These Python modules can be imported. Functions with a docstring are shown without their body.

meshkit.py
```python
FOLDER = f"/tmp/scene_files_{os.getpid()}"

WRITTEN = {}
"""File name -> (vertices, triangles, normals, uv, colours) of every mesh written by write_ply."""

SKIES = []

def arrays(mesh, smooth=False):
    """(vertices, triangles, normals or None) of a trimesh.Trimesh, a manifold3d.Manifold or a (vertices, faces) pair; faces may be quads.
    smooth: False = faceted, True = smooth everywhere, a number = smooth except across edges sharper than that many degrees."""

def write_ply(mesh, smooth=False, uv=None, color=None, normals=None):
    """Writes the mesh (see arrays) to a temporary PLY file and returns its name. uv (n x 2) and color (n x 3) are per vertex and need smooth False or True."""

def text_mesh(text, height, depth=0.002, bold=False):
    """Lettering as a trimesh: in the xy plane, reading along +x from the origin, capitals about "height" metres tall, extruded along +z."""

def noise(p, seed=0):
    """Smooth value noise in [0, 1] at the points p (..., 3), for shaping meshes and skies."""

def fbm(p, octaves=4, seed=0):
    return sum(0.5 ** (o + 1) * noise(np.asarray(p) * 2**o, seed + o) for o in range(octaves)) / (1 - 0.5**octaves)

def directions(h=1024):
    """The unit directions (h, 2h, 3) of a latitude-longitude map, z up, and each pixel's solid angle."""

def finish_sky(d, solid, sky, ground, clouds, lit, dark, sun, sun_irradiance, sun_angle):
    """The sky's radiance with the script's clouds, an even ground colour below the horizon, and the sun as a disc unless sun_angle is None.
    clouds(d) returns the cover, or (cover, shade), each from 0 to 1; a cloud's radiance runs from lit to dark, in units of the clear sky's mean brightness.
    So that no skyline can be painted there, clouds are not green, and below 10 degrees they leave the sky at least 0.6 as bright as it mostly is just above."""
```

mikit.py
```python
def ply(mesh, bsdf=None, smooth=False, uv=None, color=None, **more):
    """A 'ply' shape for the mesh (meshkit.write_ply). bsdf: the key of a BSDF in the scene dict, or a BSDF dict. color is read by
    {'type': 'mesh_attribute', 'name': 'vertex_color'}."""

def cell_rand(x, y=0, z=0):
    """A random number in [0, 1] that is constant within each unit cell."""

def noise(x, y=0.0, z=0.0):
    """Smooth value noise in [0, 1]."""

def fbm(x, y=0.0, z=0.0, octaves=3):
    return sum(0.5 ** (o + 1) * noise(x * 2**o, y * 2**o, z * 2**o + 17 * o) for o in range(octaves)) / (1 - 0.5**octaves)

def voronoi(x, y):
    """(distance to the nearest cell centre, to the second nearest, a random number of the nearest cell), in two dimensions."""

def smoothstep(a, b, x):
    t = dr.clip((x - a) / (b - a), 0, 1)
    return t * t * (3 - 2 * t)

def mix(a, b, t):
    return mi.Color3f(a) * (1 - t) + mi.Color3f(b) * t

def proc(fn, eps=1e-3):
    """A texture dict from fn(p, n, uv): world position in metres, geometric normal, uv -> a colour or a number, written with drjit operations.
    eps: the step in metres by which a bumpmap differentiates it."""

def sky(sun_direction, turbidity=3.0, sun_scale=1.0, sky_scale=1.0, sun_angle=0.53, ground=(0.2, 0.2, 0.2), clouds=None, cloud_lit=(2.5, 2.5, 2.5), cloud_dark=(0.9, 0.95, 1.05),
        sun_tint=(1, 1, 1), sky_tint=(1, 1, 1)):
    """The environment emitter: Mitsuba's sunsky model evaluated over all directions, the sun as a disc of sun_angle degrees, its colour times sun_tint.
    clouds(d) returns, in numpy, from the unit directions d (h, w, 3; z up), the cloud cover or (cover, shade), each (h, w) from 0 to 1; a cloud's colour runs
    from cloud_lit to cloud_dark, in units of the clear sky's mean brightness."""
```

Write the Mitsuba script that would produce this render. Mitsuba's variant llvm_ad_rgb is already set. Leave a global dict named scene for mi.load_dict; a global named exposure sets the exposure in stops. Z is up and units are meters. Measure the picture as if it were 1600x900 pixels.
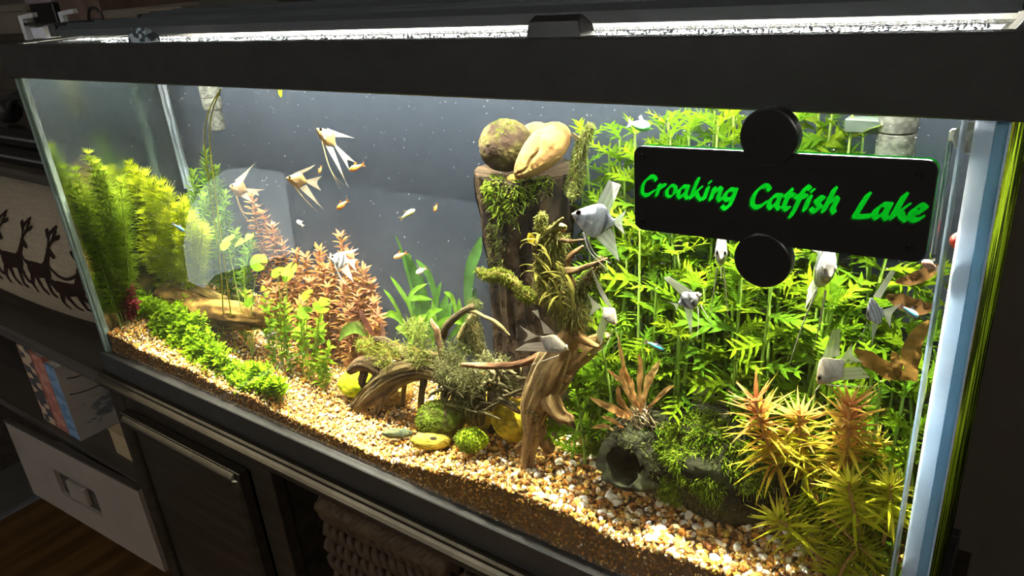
import math
import numpy as np, trimesh, mitsuba as mi, mikit, meshkit
from mikit import noise, fbm, smoothstep, mix
from shapely.geometry import Polygon, LineString, Point, MultiPolygon
from shapely.ops import unary_union
from shapely import affinity

T = mi.ScalarTransform4f
scene, labels = {}, {}

# ------------------------------------------------------------------ camera, light, exposure
CAM = np.array([.638, -.4756, 1.337])                     # hand-held phone, near the right end of the tank
FWD = np.array([-.5653154, .72279189, -.39748551])
UPV = np.array([-.17630175, .36485947, .91421668])
scene['camera'] = {'type': 'perspective', 'fov_axis': 'x', 'fov': 2 * math.degrees(math.atan(800 / 1180)), 'near_clip': .02, 'far_clip': 50,
                   'to_world': T().look_at(origin=CAM.tolist(), target=(CAM + FWD).tolist(), up=UPV.tolist())}
exposure = 0.0
LED = 125.0
GRAVEL_SPOT = 3.2                                                 # radiant intensity of each spot added to brighten the gravel                                                 # radiance of the aquarium bars
LAMP = 8.5                                                  # dim warm room lamp
SCREEN = .9                                               # pale lit screen across the room, mirrored in the front glass

_RIGHT = np.cross(FWD, UPV)
def ray(px, py):
    """Viewing direction of a photograph pixel (1600 x 900)."""
    d = FWD * 1180 + _RIGHT * (px - 800) - UPV * (py - 450)
    return d
def at(px, py, y):
    d = ray(px, py)
    return CAM + d * ((y - CAM[1]) / d[1])
def atz(px, py, z):
    d = ray(px, py)
    return CAM + d * ((z - CAM[2]) / d[2])
def atx(px, py, x):
    d = ray(px, py)
    return CAM + d * ((x - CAM[0]) / d[0])
def project(p):
    q = np.asarray(p, float) - CAM; z = q @ FWD
    return np.stack([800 + 1180 * (q @ _RIGHT) / z, 450 - 1180 * (q @ UPV) / z], -1)
def mpp(p):
    """Metres per photograph pixel at the point p."""
    return float(np.dot(np.asarray(p) - CAM, FWD)) / 1180

# ------------------------------------------------------------------ helpers
def srgb(r, g, b):
    c = np.array([r, g, b], float) / 255
    return np.where(c < .04045, c / 12.92, ((c + .055) / 1.055) ** 2.4)
def unit(v):
    v = np.asarray(v, float)
    return v / (np.linalg.norm(v, axis=-1, keepdims=True) + 1e-12)

class Mesh:
    def __init__(self):
        self.v, self.f, self.c, self.n = [], [], [], 0
    def add(self, v, f, c=(.5, .5, .5)):
        v = np.asarray(v, float)
        self.v.append(v); self.f.append(np.asarray(f, int) + self.n)
        self.c.append(np.broadcast_to(np.asarray(c, float), v.shape)); self.n += len(v)
        return self
    def tm(self, m, c=(.5, .5, .5)):
        return self.add(m.vertices, m.faces, c)
    def arrays(self):
        return np.vstack(self.v), np.vstack(self.f), np.vstack(self.c)

_count = {}
def key_for(name, parent=None):
    base = f'{parent}__{name}' if parent else name
    n = _count.get(base, 0); _count[base] = n + 1
    return base if n == 0 else f'{base}_{n:03d}'
def tag(key, label=None, category=None, group=None, kind=None):
    d = labels.setdefault(key, {})
    for k, v in (('label', label), ('category', category), ('group', group), ('kind', kind)):
        if v: d[k] = v
def thing(name, label, category, group=None):
    k = key_for(name); tag(k, label, category, group); return k
def put(name, mesh, bsdf, parent=None, smooth=False, **lab):
    """ONE entry of the scene. mesh: Mesh with colours, or a trimesh."""
    k = key_for(name, parent)
    if isinstance(mesh, Mesh):
        v, f, c = mesh.arrays()
        scene[k] = mikit.ply((v, f), bsdf, smooth=bool(smooth), color=c)
    else:
        scene[k] = mikit.ply(mesh, bsdf, smooth=smooth)
    if lab: tag(k, **lab)
    return k
def put_at(name, shape, m, parent=None, **lab):
    k = key_for(name, parent)
    scene[k] = {**shape, 'to_world': T(m)}
    if lab: tag(k, **lab)
    return k

def box(x0, x1, y0, y1, z0, z1, bev=0.0):
    if bev <= 0:
        return trimesh.creation.box(bounds=[[x0, y0, z0], [x1, y1, z1]])
    pts = []
    for sx in (0, 1):
        for sy in (0, 1):
            for sz in (0, 1):
                c = np.array([x1 if sx else x0, y1 if sy else y0, z1 if sz else z0], float)
                s = np.array([-1 if sx else 1, -1 if sy else 1, -1 if sz else 1]) * bev
                for k in range(3):
                    q = c + s; q[k] = c[k]; pts.append(q)
    return trimesh.convex.convex_hull(np.array(pts))
def join(*ms):
    return trimesh.util.concatenate(list(ms))
def extrude_y(poly, y0, y1):
    """Polygon in the x-z plane extruded from y0 to y1."""
    ms = [trimesh.creation.extrude_polygon(g, y1 - y0, engine='earcut') for g in getattr(poly, 'geoms', [poly])]
    m = join(*ms)
    v = np.array(m.vertices)
    m2 = trimesh.Trimesh(np.stack([v[:, 0], y0 + v[:, 2], v[:, 1]], 1), m.faces[:, ::-1], process=False)
    return m2
def extrude_x(poly, x0, x1):
    """Polygon in the y-z plane extruded along x."""
    m = trimesh.creation.extrude_polygon(poly, x1 - x0, engine='earcut')
    v = np.array(m.vertices)
    return trimesh.Trimesh(np.stack([x0 + v[:, 2], v[:, 0], v[:, 1]], 1), m.faces, process=False)

def smooth_path(P, n):
    """Catmull-Rom through the rows of P (any number of columns), n samples."""
    P = np.asarray(P, float)
    if len(P) == 2:
        t = np.linspace(0, 1, n)[:, None]; return P[0] * (1 - t) + P[1] * t
    Q = np.vstack([2 * P[0] - P[1], P, 2 * P[-1] - P[-2]])
    u = np.linspace(0, len(P) - 1, n); i = np.minimum(u.astype(int), len(P) - 2); t = (u - i)[:, None]
    a, b, c, d = Q[i], Q[i + 1], Q[i + 2], Q[i + 3]
    return .5 * (2 * b + (c - a) * t + (2 * a - 5 * b + 4 * c - d) * t ** 2 + (3 * b - a - 3 * c + d) * t ** 3)

def tube(P, r, sides=6, amp=0., seed=0, flat=None, groove=5.0):
    """Capped tube along the points P; returns vertices, faces, (arc, angle) of each vertex."""
    P = np.asarray(P, float); n = len(P); r = np.broadcast_to(np.asarray(r, float), (n,))
    t = unit(np.gradient(P, axis=0))
    a = np.zeros_like(P); ref = np.array([0, 0, 1.]) if abs(t[0, 2]) < .9 else np.array([1., 0, 0])
    a[0] = unit(np.cross(t[0], ref))
    for i in range(1, n):
        q = a[i - 1] - t[i] * np.dot(a[i - 1], t[i]); a[i] = unit(q)
    b = np.cross(t, a)
    ang = np.arange(sides) * 2 * np.pi / sides
    s = np.concatenate([[0], np.cumsum(np.linalg.norm(np.diff(P, axis=0), axis=1))])
    R = np.repeat(r[:, None], sides, 1)
    if amp:
        S, A = np.meshgrid(s, ang, indexing='ij')
        rm = max(r.mean(), 1e-4)
        q = np.stack([np.cos(A) * groove * .6, np.sin(A) * groove * .6, S / rm * .20], -1)
        R = R * (1 + amp * (meshkit.fbm(q + seed * 7.3, 3, seed) - .5) * 2)
    v = (P[:, None] + R[..., None] * (np.cos(ang)[None, :, None] * a[:, None] + np.sin(ang)[None, :, None] * b[:, None])).reshape(-1, 3)
    i, j = np.meshgrid(np.arange(n - 1), np.arange(sides), indexing='ij')
    p, q = (i * sides + j).ravel(), (i * sides + (j + 1) % sides).ravel()
    f = np.vstack([np.stack([p, q, q + sides], 1), np.stack([p, q + sides, p + sides], 1)])
    v = np.vstack([v, P[0] - t[0] * r[0] * .3, P[-1] + t[-1] * r[-1] * .3]); k = n * sides
    jj = np.arange(sides); jn = (jj + 1) % sides
    f = np.vstack([f, np.stack([np.full(sides, k), jn, jj], 1), np.stack([np.full(sides, k + 1), (n - 1) * sides + jj, (n - 1) * sides + jn], 1)])
    uv = np.vstack([np.stack([np.repeat(s, sides), np.tile(ang, n)], 1), [[0, 0], [s[-1], 0]]])
    return v, f, uv

_ico = {k: trimesh.creation.icosphere(subdivisions=k) for k in (0, 1, 2, 3, 4)}
def blob(c, rad, sub=3, amp=.12, freq=1.6, seed=0, R=None, octaves=3):
    m = _ico[sub]; d = np.array(m.vertices)
    h = 1 + amp * 2 * (meshkit.fbm(d * freq + 11.3 * seed + 5, octaves, seed) - .5)
    v = d * h[:, None] * np.asarray(rad, float)
    if R is not None: v = v @ np.asarray(R).T
    return v + np.asarray(c, float), np.array(m.faces), d
def rot(ax, ay, az):
    return trimesh.transformations.euler_matrix(ax, ay, az)[:3, :3]
def frame(x, up):
    """Rotation whose columns are: along x, across, up-ish normal."""
    x = unit(x); y = unit(np.cross(up, x)); z = np.cross(x, y)
    return np.stack([x, y, z], 1)
def mat4(R, p, s=1.0):
    m = np.eye(4); m[:3, :3] = R * s; m[:3, 3] = p; return m

def leaf_local(L, W, n=5, bend=.25, fold=.25, shape='lance', wave=0., twist=0., seed=0):
    """Leaf along +x, three vertices across, folded along its midrib, drooping by bend."""
    u = np.linspace(0, 1, n + 1)
    if shape == 'lance': w = np.sin(np.pi * np.clip(u * .93 + .05, 0, 1)) ** .75
    elif shape == 'strap': w = np.clip(np.minimum(u * 6 + .35, (1.0 - u) * 3.2 + .04), 0, 1)
    elif shape == 'needle': w = np.clip(np.minimum(u * 5 + .45, (1.0 - u) * 1.6 + .06), 0, 1)
    else: w = np.sin(np.pi * np.clip(u * .96 + .02, 0, 1)) ** .6
    w = w * W * .5
    ang = bend * u
    x = L * np.where(abs(bend) > 1e-3, np.sin(ang) / (bend if abs(bend) > 1e-3 else 1), u)
    z = -L * np.where(abs(bend) > 1e-3, (1 - np.cos(ang)) / (bend if abs(bend) > 1e-3 else 1), 0)
    rip = wave * np.sin(u * 11 + seed)
    v = np.stack([np.stack([x, -w, z + fold * w + rip * w], 1), np.stack([x, 0 * w, z], 1), np.stack([x, w, z + fold * w - rip * w], 1)], 1)
    if twist:
        a = twist * u; c, s = np.cos(a)[:, None], np.sin(a)[:, None]
        y0, z0 = v[..., 1].copy(), v[..., 2] - z[:, None]
        v[..., 1] = y0 * c - z0 * s; v[..., 2] = z[:, None] + y0 * s + z0 * c
    i = np.arange(n) * 3
    f = np.vstack([np.stack([i, i + 3, i + 4], 1), np.stack([i, i + 4, i + 1], 1), np.stack([i + 1, i + 4, i + 5], 1), np.stack([i + 1, i + 5, i + 2], 1)])
    return v.reshape(-1, 3), f
def leaf_colors(n, c, tip=None, rng=None, rib=1.15):
    """Colours for leaf_local: base to tip, paler midrib."""
    c = np.asarray(c, float); tip = c if tip is None else np.asarray(tip, float)
    u = np.linspace(0, 1, n + 1)[:, None]
    k = c * (1 - u) + tip * u
    return np.stack([k, k * rib, k], 1).reshape(-1, 3)

# ------------------------------------------------------------------ materials
VC = {'type': 'mesh_attribute', 'name': 'vertex_color'}
def rgb(*c): return {'type': 'rgb', 'value': [float(x) for x in (c if len(c) == 3 else c[0])]}
def plastic(name, c, rough=.4, spec=.5, **k):
    scene[name] = {'type': 'principled', 'base_color': c if isinstance(c, dict) else rgb(c), 'roughness': rough, 'specular': spec, **k}
    return name
scene['m_leaf'] = {'type': 'principledthin', 'base_color': VC, 'roughness': .5, 'diff_trans': .9, 'eta': 1.25}
scene['m_fin'] = {'type': 'principledthin', 'base_color': VC, 'roughness': .4, 'diff_trans': 1.0, 'spec_trans': .42, 'eta': 1.1}
plastic('m_matte', VC, .9, .06)
scene['m_rough'] = {'type': 'bumpmap', 'texture': mikit.proc(lambda p, n, uv: fbm(p.x * 330, p.y * 330, p.z * 190, 4), eps=4e-4), 'scale': .0022, 'bsdf': {'type': 'principled', 'base_color': VC, 'roughness': .9, 'specular': .06}}
plastic('m_wet', VC, .55, .10)
plastic('m_fish', VC, .35, .25)
plastic('m_eye', VC, .1, .6)
plastic('m_black', (.012, .012, .012), .42, .5)
plastic('m_blackgloss', (.008, .008, .008), .2, .5)
plastic('m_metal', (.55, .56, .6), .35, .5, metallic=.9)
scene['m_pane'] = {'type': 'thindielectric', 'int_ior': 1.5}
# ------------------------------------------------------------------ the room
def wood_fn(c1, c2, sc=(3, 40, 40)):
    def fn(p, n, uv):
        t = fbm(p.x * sc[0], p.y * sc[1], p.z * sc[2], 4)
        return mix(mi.Color3f(*c1), mi.Color3f(*c2), smoothstep(.3, .7, t))
    return mikit.proc(fn)
plastic('m_wall', mikit.proc(lambda p, n, uv: mix(mi.Color3f(.11, .095, .075), mi.Color3f(.13, .11, .09), fbm(p.x * 6, p.y * 6, p.z * 6))), .9, .2)
plastic('m_ceiling', (.3, .28, .25), .9, .2)
plastic('m_floor', wood_fn((.055, .026, .007), (.09, .045, .014), (30, 2.5, 30)), .45, .4)
plastic('m_tile', mikit.proc(lambda p, n, uv: mix(mi.Color3f(.05, .047, .04), mi.Color3f(.085, .078, .066), fbm(p.x * 9, p.y * 9, p.z * 9))), .5, .4)
plastic('m_cabinet', wood_fn((.019, .0155, .0105), (.027, .022, .0155), (4, 60, 60)), .5, .2)
plastic('m_shelf', wood_fn((.036, .030, .024), (.056, .046, .036), (3, 50, 50)), .55, .4)

put('floor', box(-1.62, 3, -4, .95, -.05, 0), 'm_floor', label='dark brown wooden floor', kind='structure')
put('floor', box(-4, -1.645, -4, .95, -.05, 0), 'm_tile', label='grey tiled floor beyond the threshold', kind='structure')
put('trim_1', box(-1.645, -1.62, -4, .95, -.05, .006, .002), 'm_metal', label='thin metal threshold strip in the floor', kind='structure')
put('wall_back', box(-4, 3, .95, 1.05, 0, 2.6), 'm_wall', label='dim wall behind the aquarium', kind='structure')
put('wall_right', box(1.7, 1.8, -.02, .95, 0, 2.6), 'm_wall', label='dark wall at the right end of the aquarium', kind='structure')
put('wall_left', box(-4.1, -4, -4, .95, 0, 2.6), 'm_wall', label='dark wall far to the left', kind='structure')
put('wall_front', box(-4, 3, -4.1, -4, 0, 2.6), 'm_wall', label='wall on the far side of the room', kind='structure')
put('wall_side', box(3, 3.1, -4, .95, 0, 2.6), 'm_wall', label='dim wall of the room on the right', kind='structure')
put('ceiling', box(-4, 3, -4, .95, 2.6, 2.7), 'm_ceiling', label='dim ceiling', kind='structure')

# pendant lamp of the room, out of the picture (its light shows on the rim and the cabinet)
k = thing('pendant_lamp', 'round warm pendant lamp hanging from the ceiling', 'lamp')
shade = trimesh.creation.icosphere(subdivisions=3, radius=.16); shade.apply_translation([-.6, -2.2, 2.1])
scene[k + '__shade'] = {**mikit.ply(shade, 'm_ceiling', smooth=True), 'emitter': {'type': 'area', 'radiance': rgb(LAMP * 5.6, LAMP * 5.7, LAMP * 5.6)}}
put('cord', trimesh.creation.cylinder(radius=.004, segment=[[-.6, -2.2, 2.25], [-.6, -2.2, 2.6]]), 'm_black', k)
k = thing('pendant_lamp', 'added second pendant lamp that brightens the right wall', 'lamp')  # unseen lamp added to light the right wall
shade = trimesh.creation.icosphere(subdivisions=3, radius=.16); shade.apply_translation([1.9, -1.9, 2.1])
scene[k + '__shade'] = {**mikit.ply(shade, 'm_ceiling', smooth=True), 'emitter': {'type': 'area', 'radiance': rgb(LAMP * 4.6, LAMP * 4.4, LAMP * 4.0)}}
put('cord', trimesh.creation.cylinder(radius=.004, segment=[[1.9, -1.9, 2.25], [1.9, -1.9, 2.6]]), 'm_black', k)

# ---- cabinet under the tank
cab = thing('aquarium_cabinet', 'dark brown wooden aquarium stand with moulded top and raised panel door', 'cabinet')
# moulded top: profile in y-z, extruded along x
prof = Polygon([(-.012, .7525), (-.0145, .7505), (-.0150, .7465), (-.0190, .7445), (-.0222, .7415), (-.0228, .7380), (-.0205, .7350), (-.0185, .7335), (-.0180, .7285), (-.0150, .7240), (.25, .7240), (.25, .7525)])
put('moulded_top', extrude_x(prof, -.628, .628), 'm_cabinet', cab)
yf = -.014
def stile(x0, x1, z0=.06, z1=.724): return box(x0, x1, yf, yf + .02, z0, z1, .0015)
# carcass sides, back, floor, dividers; an open bay in the middle
put('side_panel', box(-.61, -.592, yf + .02, .24, .06, .724), 'm_cabinet', cab)
put('side_panel', box(.592, .61, yf + .02, .24, .06, .724), 'm_cabinet', cab)
put('back_panel', box(-.592, .592, .23, .24, .06, .724), 'm_cabinet', cab)
put('bottom_panel', box(-.61, .61, yf + .02, .23, .06, .08), 'm_cabinet', cab)
put('divider', box(-.196, -.178, yf + .02, .23, .08, .724), 'm_cabinet', cab)
put('divider', box(.40, .418, yf + .02, .23, .08, .724), 'm_cabinet', cab)
put('plinth', box(-.6, .6, yf + .03, .23, 0, .06), 'm_cabinet', cab)
put('face_stile', stile(-.61, -.565), 'm_cabinet', cab)
put('face_stile', stile(-.222, -.172), 'm_cabinet', cab)
put('face_stile', stile(.395, .425), 'm_cabinet', cab)
put('face_stile', stile(.58, .61), 'm_cabinet', cab)
put('face_rail', box(-.565, -.222, yf + .002, yf + .02, .700, .724), 'm_cabinet', cab)
def door(x0, x1, z0, z1, hinge):
    d = key_for('door', cab)
    fr = Polygon([(x0, z0), (x1, z0), (x1, z1), (x0, z1)])
    hole = fr.buffer(-.012, join_style=2)
    put('frame', extrude_y(fr.difference(hole), yf - .016, yf - .001), 'm_cabinet', d)
    # rounded bolection moulding round the panel
    xa, za, xb, zb = hole.bounds
    ms = []
    for (p, q) in (((xa, za), (xb, za)), ((xb, za), (xb, zb)), ((xb, zb), (xa, zb)), ((xa, zb), (xa, za))):
        P = np.array([[p[0], yf - .0125, p[1]], [q[0], yf - .0125, q[1]]])
        v, f, _ = tube(smooth_path(P, 3), .0105, 12); ms.append(trimesh.Trimesh(v, f, process=False))
    put('moulding', join(*ms), 'm_cabinet', d, smooth=35)
    put('panel', box(xa + .004, xb - .004, yf - .010, yf - .002, za + .004, zb - .004), 'm_cabinet', d)
    hx = x1 - .02 if hinge == 'l' else x0 + .02
    kn, kf, _ = blob([hx, yf - .028, (z0 + z1) / 2], [.012] * 3, 2, 0)
    put('knob', trimesh.Trimesh(kn, kf), 'm_metal', d, smooth=True)
door(-.552, -.226, .075, .705, 'l')
door(.428, .577, .085, .705, 'r')

# ---- woven baskets in the open bay
plastic('m_rattan', VC, .7, .3)
def basket(x0, x1, z1, label, y0=-.006, y1=.2):
    b = thing('woven_basket', label, 'basket')
    rng = np.random.default_rng(int(abs(x0) * 1000))
    m = Mesh(); rows = 22
    zz = np.linspace(.095, z1 - .012, rows); per = .030
    for r, z in enumerate(zz):
        # each row is a plaited rope: bulges that alternate from row to row
        loop = [(x0, y0), (x1, y0), (x1, y1), (x0, y1), (x0, y0)]
        L = LineString(loop).buffer(.001).exterior
        for ph in (0, 1):
            n = 260
            s = np.linspace(0, 1, n)
            pts = np.array([LineString(loop).interpolate(q, normalized=True).coords[0] for q in s])
            a = s * 1.0 * LineString(loop).length / per * 2 * np.pi + ph * np.pi + r * .9
            out = np.sin(a) * .0065
            c = np.array([(x0 + x1) / 2, (y0 + y1) / 2]); d = unit(pts - c)
            P = np.column_stack([pts + d * out[:, None], z + np.cos(a) * .0085 + .001 * np.sin(s * 40 + r)])
            v, f, uv = tube(P, .0056, 6)
            k = meshkit.noise(v * 120, 3)[:, None]
            m.add(v, f, np.array([.055, .034, .018]) * (.55 + .8 * k))
    put('woven_wall', m, 'm_rattan', b, smooth=True, kind='stuff')
    m = Mesh()
    loop = LineString([(x0, y0), (x1, y0), (x1, y1), (x0, y1), (x0, y0)])
    s = np.linspace(0, 1, 400)
    pts = np.array([loop.interpolate(q, normalized=True).coords[0] for q in s])
    for ph in range(3):
        a = s * loop.length / .028 * 2 * np.pi + ph * 2.09
        v, f, _ = tube(np.column_stack([pts[:, 0] , pts[:, 1] + np.sin(a) * .006 , z1 + np.cos(a) * .006]), .0075, 6)
        m.add(v, f, np.array([.06, .038, .02]) * (.6 + .8 * meshkit.noise(v * 150, 5)[:, None]))
    put('rim', m, 'm_rattan', b, smooth=True)
    put('base', box(x0, x1, y0, y1, .081, .095), 'm_rattan_plain', b)
plastic('m_rattan_plain', (.05, .032, .017), .8, .2)
basket(-.078, .138, .700, 'woven brown rattan basket beside the dark empty slot in the stand')
basket(.165, .375, .690, 'woven brown rattan basket further right, mostly hidden under the moulded top')
# ------------------------------------------------------------------ shelf unit on the left and what stands on it
XR_ = -.64
sh = thing('low_shelf_unit', 'dark wooden shelf unit left of the aquarium with a pale drawer front', 'shelf')
put('shelf_board', box(-1.9, XR_, .0, .40, .705, .735, .002), 'm_shelf', sh)
put('shelf_board', box(-1.9, XR_, .0, .40, .482, .500, .002), 'm_shelf', sh)
put('shelf_board', box(-1.9, XR_, .10, .40, 1.02, 1.04, .002), 'm_shelf', sh)
put('side_panel', box(XR_ - .016, XR_, .02, .40, .0, .705), 'm_shelf', sh)
put('side_panel', box(-1.9, -1.885, .02, .40, .0, 1.12), 'm_shelf', sh)
put('back_panel', box(-1.9, XR_, .40, .41, .0, 1.12), 'm_shelf', sh)
plastic('m_drawer', mikit.proc(lambda p, n, uv: mix(mi.Color3f(.2, .17, .145), mi.Color3f(.25, .215, .18), fbm(p.x * 12, p.y * 12, p.z * 12))), .5, .4)
dr_ = key_for('drawer', sh)                               # stands a little askew, its left end pulled forward
def askew(m):
    v = np.array(m.vertices); th = math.atan2(.026, .512); x, y = v[:, 0] - (XR_ - .002), v[:, 1]
    v[:, 0] = XR_ - .002 + x * math.cos(th) - y * math.sin(th) * -1; v[:, 1] = x * math.sin(th) + y * math.cos(th)
    return trimesh.Trimesh(v, m.faces, process=False)
xl = XR_ - .002 - .513
dpoly = Polygon([(xl, .297), (XR_ - .002, .297), (XR_ - .002, .494), (xl, .494)])
grip = Polygon([(-.985, .362), (-.835, .362), (-.835, .417), (-.985, .417)]).buffer(.006)
put('front', askew(extrude_y(dpoly.difference(grip), -.010, -.002)), 'm_drawer', dr_)
put('grip_cup', askew(box(-.995, -.825, -.0015, .010, .352, .427)), 'm_shelf', dr_)
put('grip_bar', askew(box(-.945, -.875, -.013, -.001, .366, .412, .003)), 'm_drawer', dr_)
put('front_edge', askew(box(xl, XR_ - .002, -.012, .000, .494, .4995, .001)), 'm_shelf', dr_)
put('leg', box(-.68, -.65, .03, .06, 0, .48), 'm_shelf', sh)

# ---- books on the middle board
def book(x0, x1, y0, y1, h, label, spine, cover, page=(.42, .38, .32), lean=0.):
    b = thing('book', label, 'book', 'books on the shelf left of the tank')
    z0 = .500
    v = lambda m: m
    put('page_block', box(x0 + .0025, x1 - .0025, y0 + .004, y1 - .004, z0 + .003, z0 + h - .003), plastic(f'm_page_{b}', page, .8, .2), b)
    put('spine', box(x0, x1, y0, y0 + .0025, z0, z0 + h, .0008), spine, b)
    put('cover', box(x0, x0 + .0025, y0, y1, z0, z0 + h), cover, b)
    put('cover', box(x1 - .0025, x1, y0, y1, z0, z0 + h), cover, b)
    return b
def spine_print(c1, c2, s):
    return mikit.proc(lambda p, n, uv: mix(mi.Color3f(*c1), mi.Color3f(*c2), smoothstep(.52, .6, noise(p.x * s, 1.0, p.z * s * 1.3))))
plastic('m_book_blue', spine_print((.10, .18, .30), (.16, .25, .38), 60), .5, .4)
plastic('m_book_pink', spine_print((.34, .12, .09), (.42, .19, .14), 50), .5, .4)
plastic('m_book_photo', spine_print((.05, .045, .05), (.42, .30, .20), 45), .5, .4)
import drjit as dr
def cover_fn(p, n, uv):
    # pale cover with a cloudy grey landscape print and two thin dark strokes
    y, z = p.y, p.z
    base = mix(mi.Color3f(.34, .30, .255), mi.Color3f(.40, .36, .31), fbm(y * 30, z * 30, 2.0))
    land = smoothstep(.50, .62, fbm(y * 25 + 3, z * 60, 5.0, 4)) * smoothstep(.595, .575, z) * smoothstep(.515, .53, z)
    c = mix(base, mi.Color3f(.12, .125, .13), land)
    arc = smoothstep(.0022, .0012, dr.abs(z - .635 - 6.0 * (y - .06) * (y - .06))) * smoothstep(.03, .026, dr.abs(y - .055))
    arc2 = smoothstep(.0018, .001, dr.abs(z - .598 - 3.0 * (y - .075) * (y - .075))) * smoothstep(.05, .046, dr.abs(y - .07))
    return mix(c, mi.Color3f(.06, .055, .05), mi.Float(arc + arc2))
plastic('m_book_cover', mikit.proc(lambda p, n, uv: cover_fn(p, n, uv)), .45, .4)
book(-.948, -.901, .012, .190, .172, 'thick book with a blue spine and a pale landscape cover', 'm_book_blue', 'm_book_cover')
book(-1.000, -.952, .012, .150, .182, 'book with a dusty pink spine beside the blue one', 'm_book_pink', 'm_book_pink')
book(-1.062, -1.006, .012, .155, .188, 'book whose spine is printed with dark and tan photographs', 'm_book_photo', 'm_book_pink')
k = thing('cardboard_box', 'small plain cardboard box at the right end of the book shelf', 'box')
plastic('m_card', mikit.proc(lambda p, n, uv: mix(mi.Color3f(.27, .20, .11), mi.Color3f(.33, .25, .145), fbm(p.x * 40, p.y * 40, p.z * 200))), .8, .2)
put('carton', box(-.790, -.715, .030, .10, .5005, .556, .001), 'm_card', k)
put('lid_flap', box(-.791, -.714, .029, .101, .5562, .5585), 'm_card', k)

# ---- rolled blanket with a woven reindeer pattern
bl = thing('reindeer_blanket', 'cream knitted blanket roll with a row of dark brown reindeer and a chain', 'blanket')
BC, BR = np.array([.155, .868]), .132                     # centre (y, z) and radius of the roll
def roll_radius(x, a):
    return BR * (1 + .025 * np.sin(x * 9 + 1.5 * np.cos(a)) + .03 * np.cos(2 * a) + .02 * np.sin(a * 3 + x * 4))
nx, na = 120, 72
X, A = np.meshgrid(np.linspace(-1.55, -.655, nx), np.arange(na) * 2 * np.pi / na, indexing='ij')
Rr = roll_radius(X, A) * np.sqrt(np.clip(1 - ((X + 1.1) / .47) ** 6, .05, 1))
Y, Z = BC[0] + Rr * np.sin(A), BC[1] + Rr * np.cos(A)
Z = np.maximum(Z, .7355)
i, j = np.meshgrid(np.arange(nx - 1), np.arange(na), indexing='ij')
p_, q_ = (i * na + j).ravel(), (i * na + (j + 1) % na).ravel()
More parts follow.
